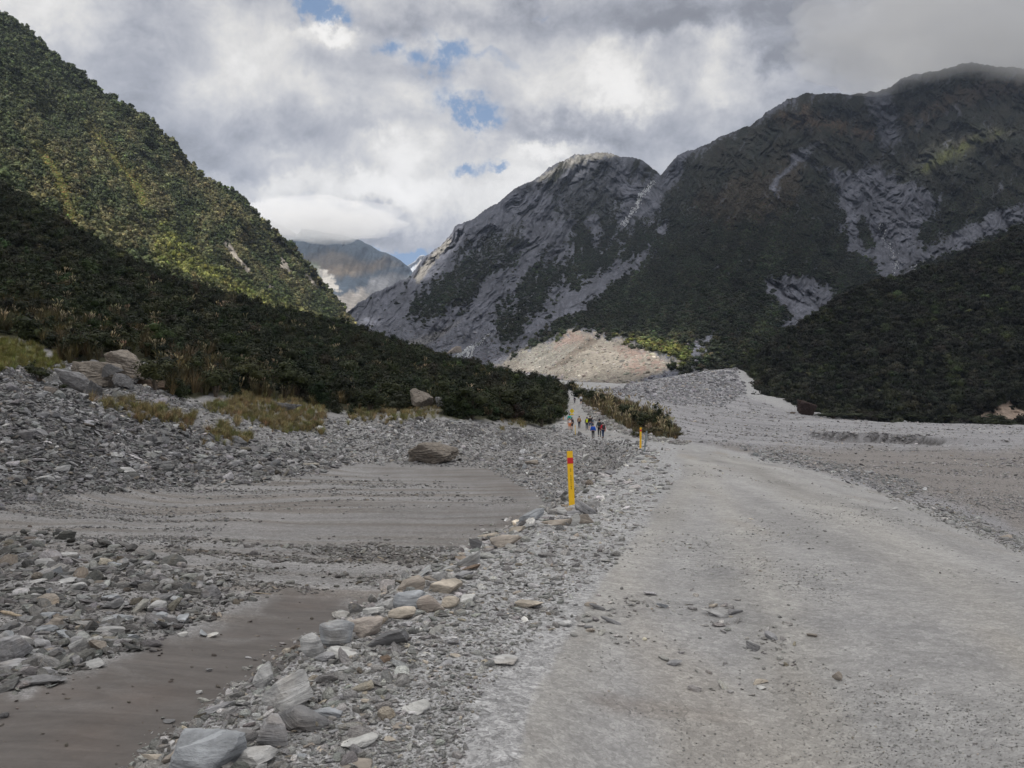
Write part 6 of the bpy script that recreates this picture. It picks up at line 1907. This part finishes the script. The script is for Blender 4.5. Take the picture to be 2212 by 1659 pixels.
person(1255.0, 873.5, 20.0, 0, 'person in white shirt and dark shorts far up the track', C_('white_shirt', (.75, .78, .85)), None, C_('dark_shorts', (.045, .05, .07)), hair=(.25, .2, .15), stride=.1, phase=-1)

#==MARK_WATER
# ------------------------------------------------------------------ streams tumbling down the mountain
def sheet_point(S, px, py):
    k = np.argmin((S['PX'] - px) ** 2 + (S['PY'] - py) ** 2); return S['V'].reshape(-1, 3)[k]


MAT_FALL, nt_, b_ = new_mat('white_water')
tc_ = nt_.add('ShaderNodeTexCoord').outputs['Object']
nz = nt_.noise(nt_.mapping(tc_, (1, 1, .35)), .35, 5, .7, .6)
nt_.l.new(nt_.mix(nt_.remap(nz, .42, .6, 0, 1, True), (.45, .47, .50), (.9, .92, .95)), b_.inputs['Base Color'])
b_.inputs['Roughness'].default_value = .35


def stream(name, paths, label, seed):
    """broken white water: short foamy lengths following the bed, each a thin raised strip on the rock"""
    r = np.random.default_rng(seed); V = []; Fq = []
    for path, w, spread, dens in paths:
        seg = [math.hypot(b[0] - a[0], b[1] - a[1]) for a, b in zip(path[:-1], path[1:])]
        for (a, b), L in zip(zip(path[:-1], path[1:]), seg):
            dx, dy = (b[0] - a[0]) / L, (b[1] - a[1]) / L
            for k in range(max(1, int(L * dens))):
                t = r.random(); off = r.normal(0, spread)
                x = a[0] + (b[0] - a[0]) * t - dy * off; y = a[1] + (b[1] - a[1]) * t + dx * off
                ln = r.uniform(1.5, 5.5); ww = w * r.uniform(.5, 1.7); an = r.normal(0, .45)
                ux, uy = dx * math.cos(an) - dy * math.sin(an), dx * math.sin(an) + dy * math.cos(an)
                prev = None
                for q in range(4):
                    f = q / 3 - .5; wq = ww * (1 - abs(f) * 1.7) + .08
                    c = sheet_point(MTR, x, y); s = c[1] / F_
                    p = P(x + ux * ln * f, y + uy * ln * f + r.normal(0, .2), c[1] - 8.0 * s)
                    o = len(V); V += [p + (-wq * s * .6, 0, 0), p + (0, -.7 * s, .3 * wq * s), p + (wq * s * .6, 0, 0)]
                    if prev is not None: Fq += [[prev, prev + 1, o + 1, o], [prev + 1, prev + 2, o + 2, o + 1]]
                    prev = o
    tag(link(name, mesh_np(name, np.array(V), np.array(Fq), None, True, MAT_FALL)), label, 'waterfall')


stream('waterfall', [([(1062, 720), (1045, 730), (1035, 742), (1022, 750)], 1.6, 2.6, 1.2), ([(1024, 748), (1008, 756), (996, 764), (984, 771)], 2.0, 1.8, 2.2), ([(1016, 748), (1012, 760), (1009, 773)], 1.7, 1.6, 2.4),
                     ([(1012, 750), (1000, 762), (995, 773)], 1.5, 1.2, 2.4), ([(1022, 750), (1019, 762), (1016, 773)], 1.2, 1.0, 2.0), ([(1008, 760), (990, 768), (972, 772)], 1.0, .8, 1.6)],
       'white waterfall splaying over dark rocks at the valley foot', 1)
stream('mountain_stream', [([(1414, 392), (1402, 402), (1396, 412), (1384, 420), (1380, 432), (1378, 442), (1370, 454), (1358, 468), (1346, 488)], 1.7, 3.2, 2.3)],
       'thin white stream falling down the high gully between two peaks', 2)
stream('mountain_stream', [([(1160, 620), (1140, 655), (1128, 665), (1112, 690), (1085, 712), (1066, 722)], .7, 1.5, .7)], 'faint trickle of a stream in the dark ravine above the waterfall', 3)
stream('mountain_stream', [([(1900, 480), (1915, 520), (1930, 550), (1938, 580), (1930, 600)], 1.0, 5.0, .7), ([(2000, 560), (1975, 580), (1950, 600)], .9, 3.0, .6)], 'scattered pale water and boulders in the bed of the big right hand scree', 4)

#==MARK_HAZE
def haze_box():
    m = bpy.data.materials.new('haze'); m.use_nodes = True; nt = NT(m.node_tree); nt.n.clear()
    out = nt.add('ShaderNodeOutputMaterial'); v = nt.add('ShaderNodeVolumePrincipled')
    v.inputs['Color'].default_value = (.66, .78, 1.0, 1); v.inputs['Density'].default_value = HAZE_D
    nt.l.new(v.outputs[0], out.inputs['Volume'])
    x0, x1, y0, y1, z0, z1 = -4500, 4500, -900, 7600, -3200, 2150
    V = [(x, y, z) for z in (z0, z1) for x, y in ((x0, y0), (x1, y0), (x1, y1), (x0, y1))]
    me = mesh_np('haze', np.array(V), np.array([[3, 2, 1, 0], [4, 5, 6, 7], [0, 1, 5, 4], [1, 2, 6, 5], [2, 3, 7, 6], [3, 0, 4, 7]]), None, False, m)
    tag(link('haze', me), 'thin bluish air fading the far mountains', 'haze', kind='stuff')


HAZE_D = 4.2e-5
haze_box()

#==MARK_BANKS
def cloud_bank(pts, label, dens):
    """soft bank of cloud lying against a summit: one lumpy closed mesh of mist"""
    m = bpy.data.materials.new('mist'); m.use_nodes = True; nt = NT(m.node_tree); nt.n.clear()
    out = nt.add('ShaderNodeOutputMaterial'); v = nt.add('ShaderNodeVolumeScatter')
    v.inputs['Color'].default_value = (.50, .505, .52, 1); v.inputs['Density'].default_value = dens; v.inputs['Anisotropy'].default_value = 0.0
    nt.l.new(v.outputs[0], out.inputs['Volume'])
    px, py, d, rx, ry, rd = pts
    vv, f = ico(5)
    c = P(px, py, d); s = d / F_
    vv = vv * (1 + .22 * pn3(vv * 1.6, 3) + .16 * pn3(vv * 3.7, 5) + .08 * pn3(vv * 8, 6))[:, None]
    V = vv * np.array([rx * s, rd, ry * s]) + c
    tag(link('cloud_bank', mesh_np('cloud_bank', V, f, None, True, m)), label, 'cloud', kind='stuff')


cloud_bank((2110, 66, 1830, 400, 122, 260), 'grey cloud bank resting on the summit of the right mountain', .008)
cloud_bank((690, 476, 3950, 180, 36, 330), 'low cloud bank lying along the far mountain top', .008)
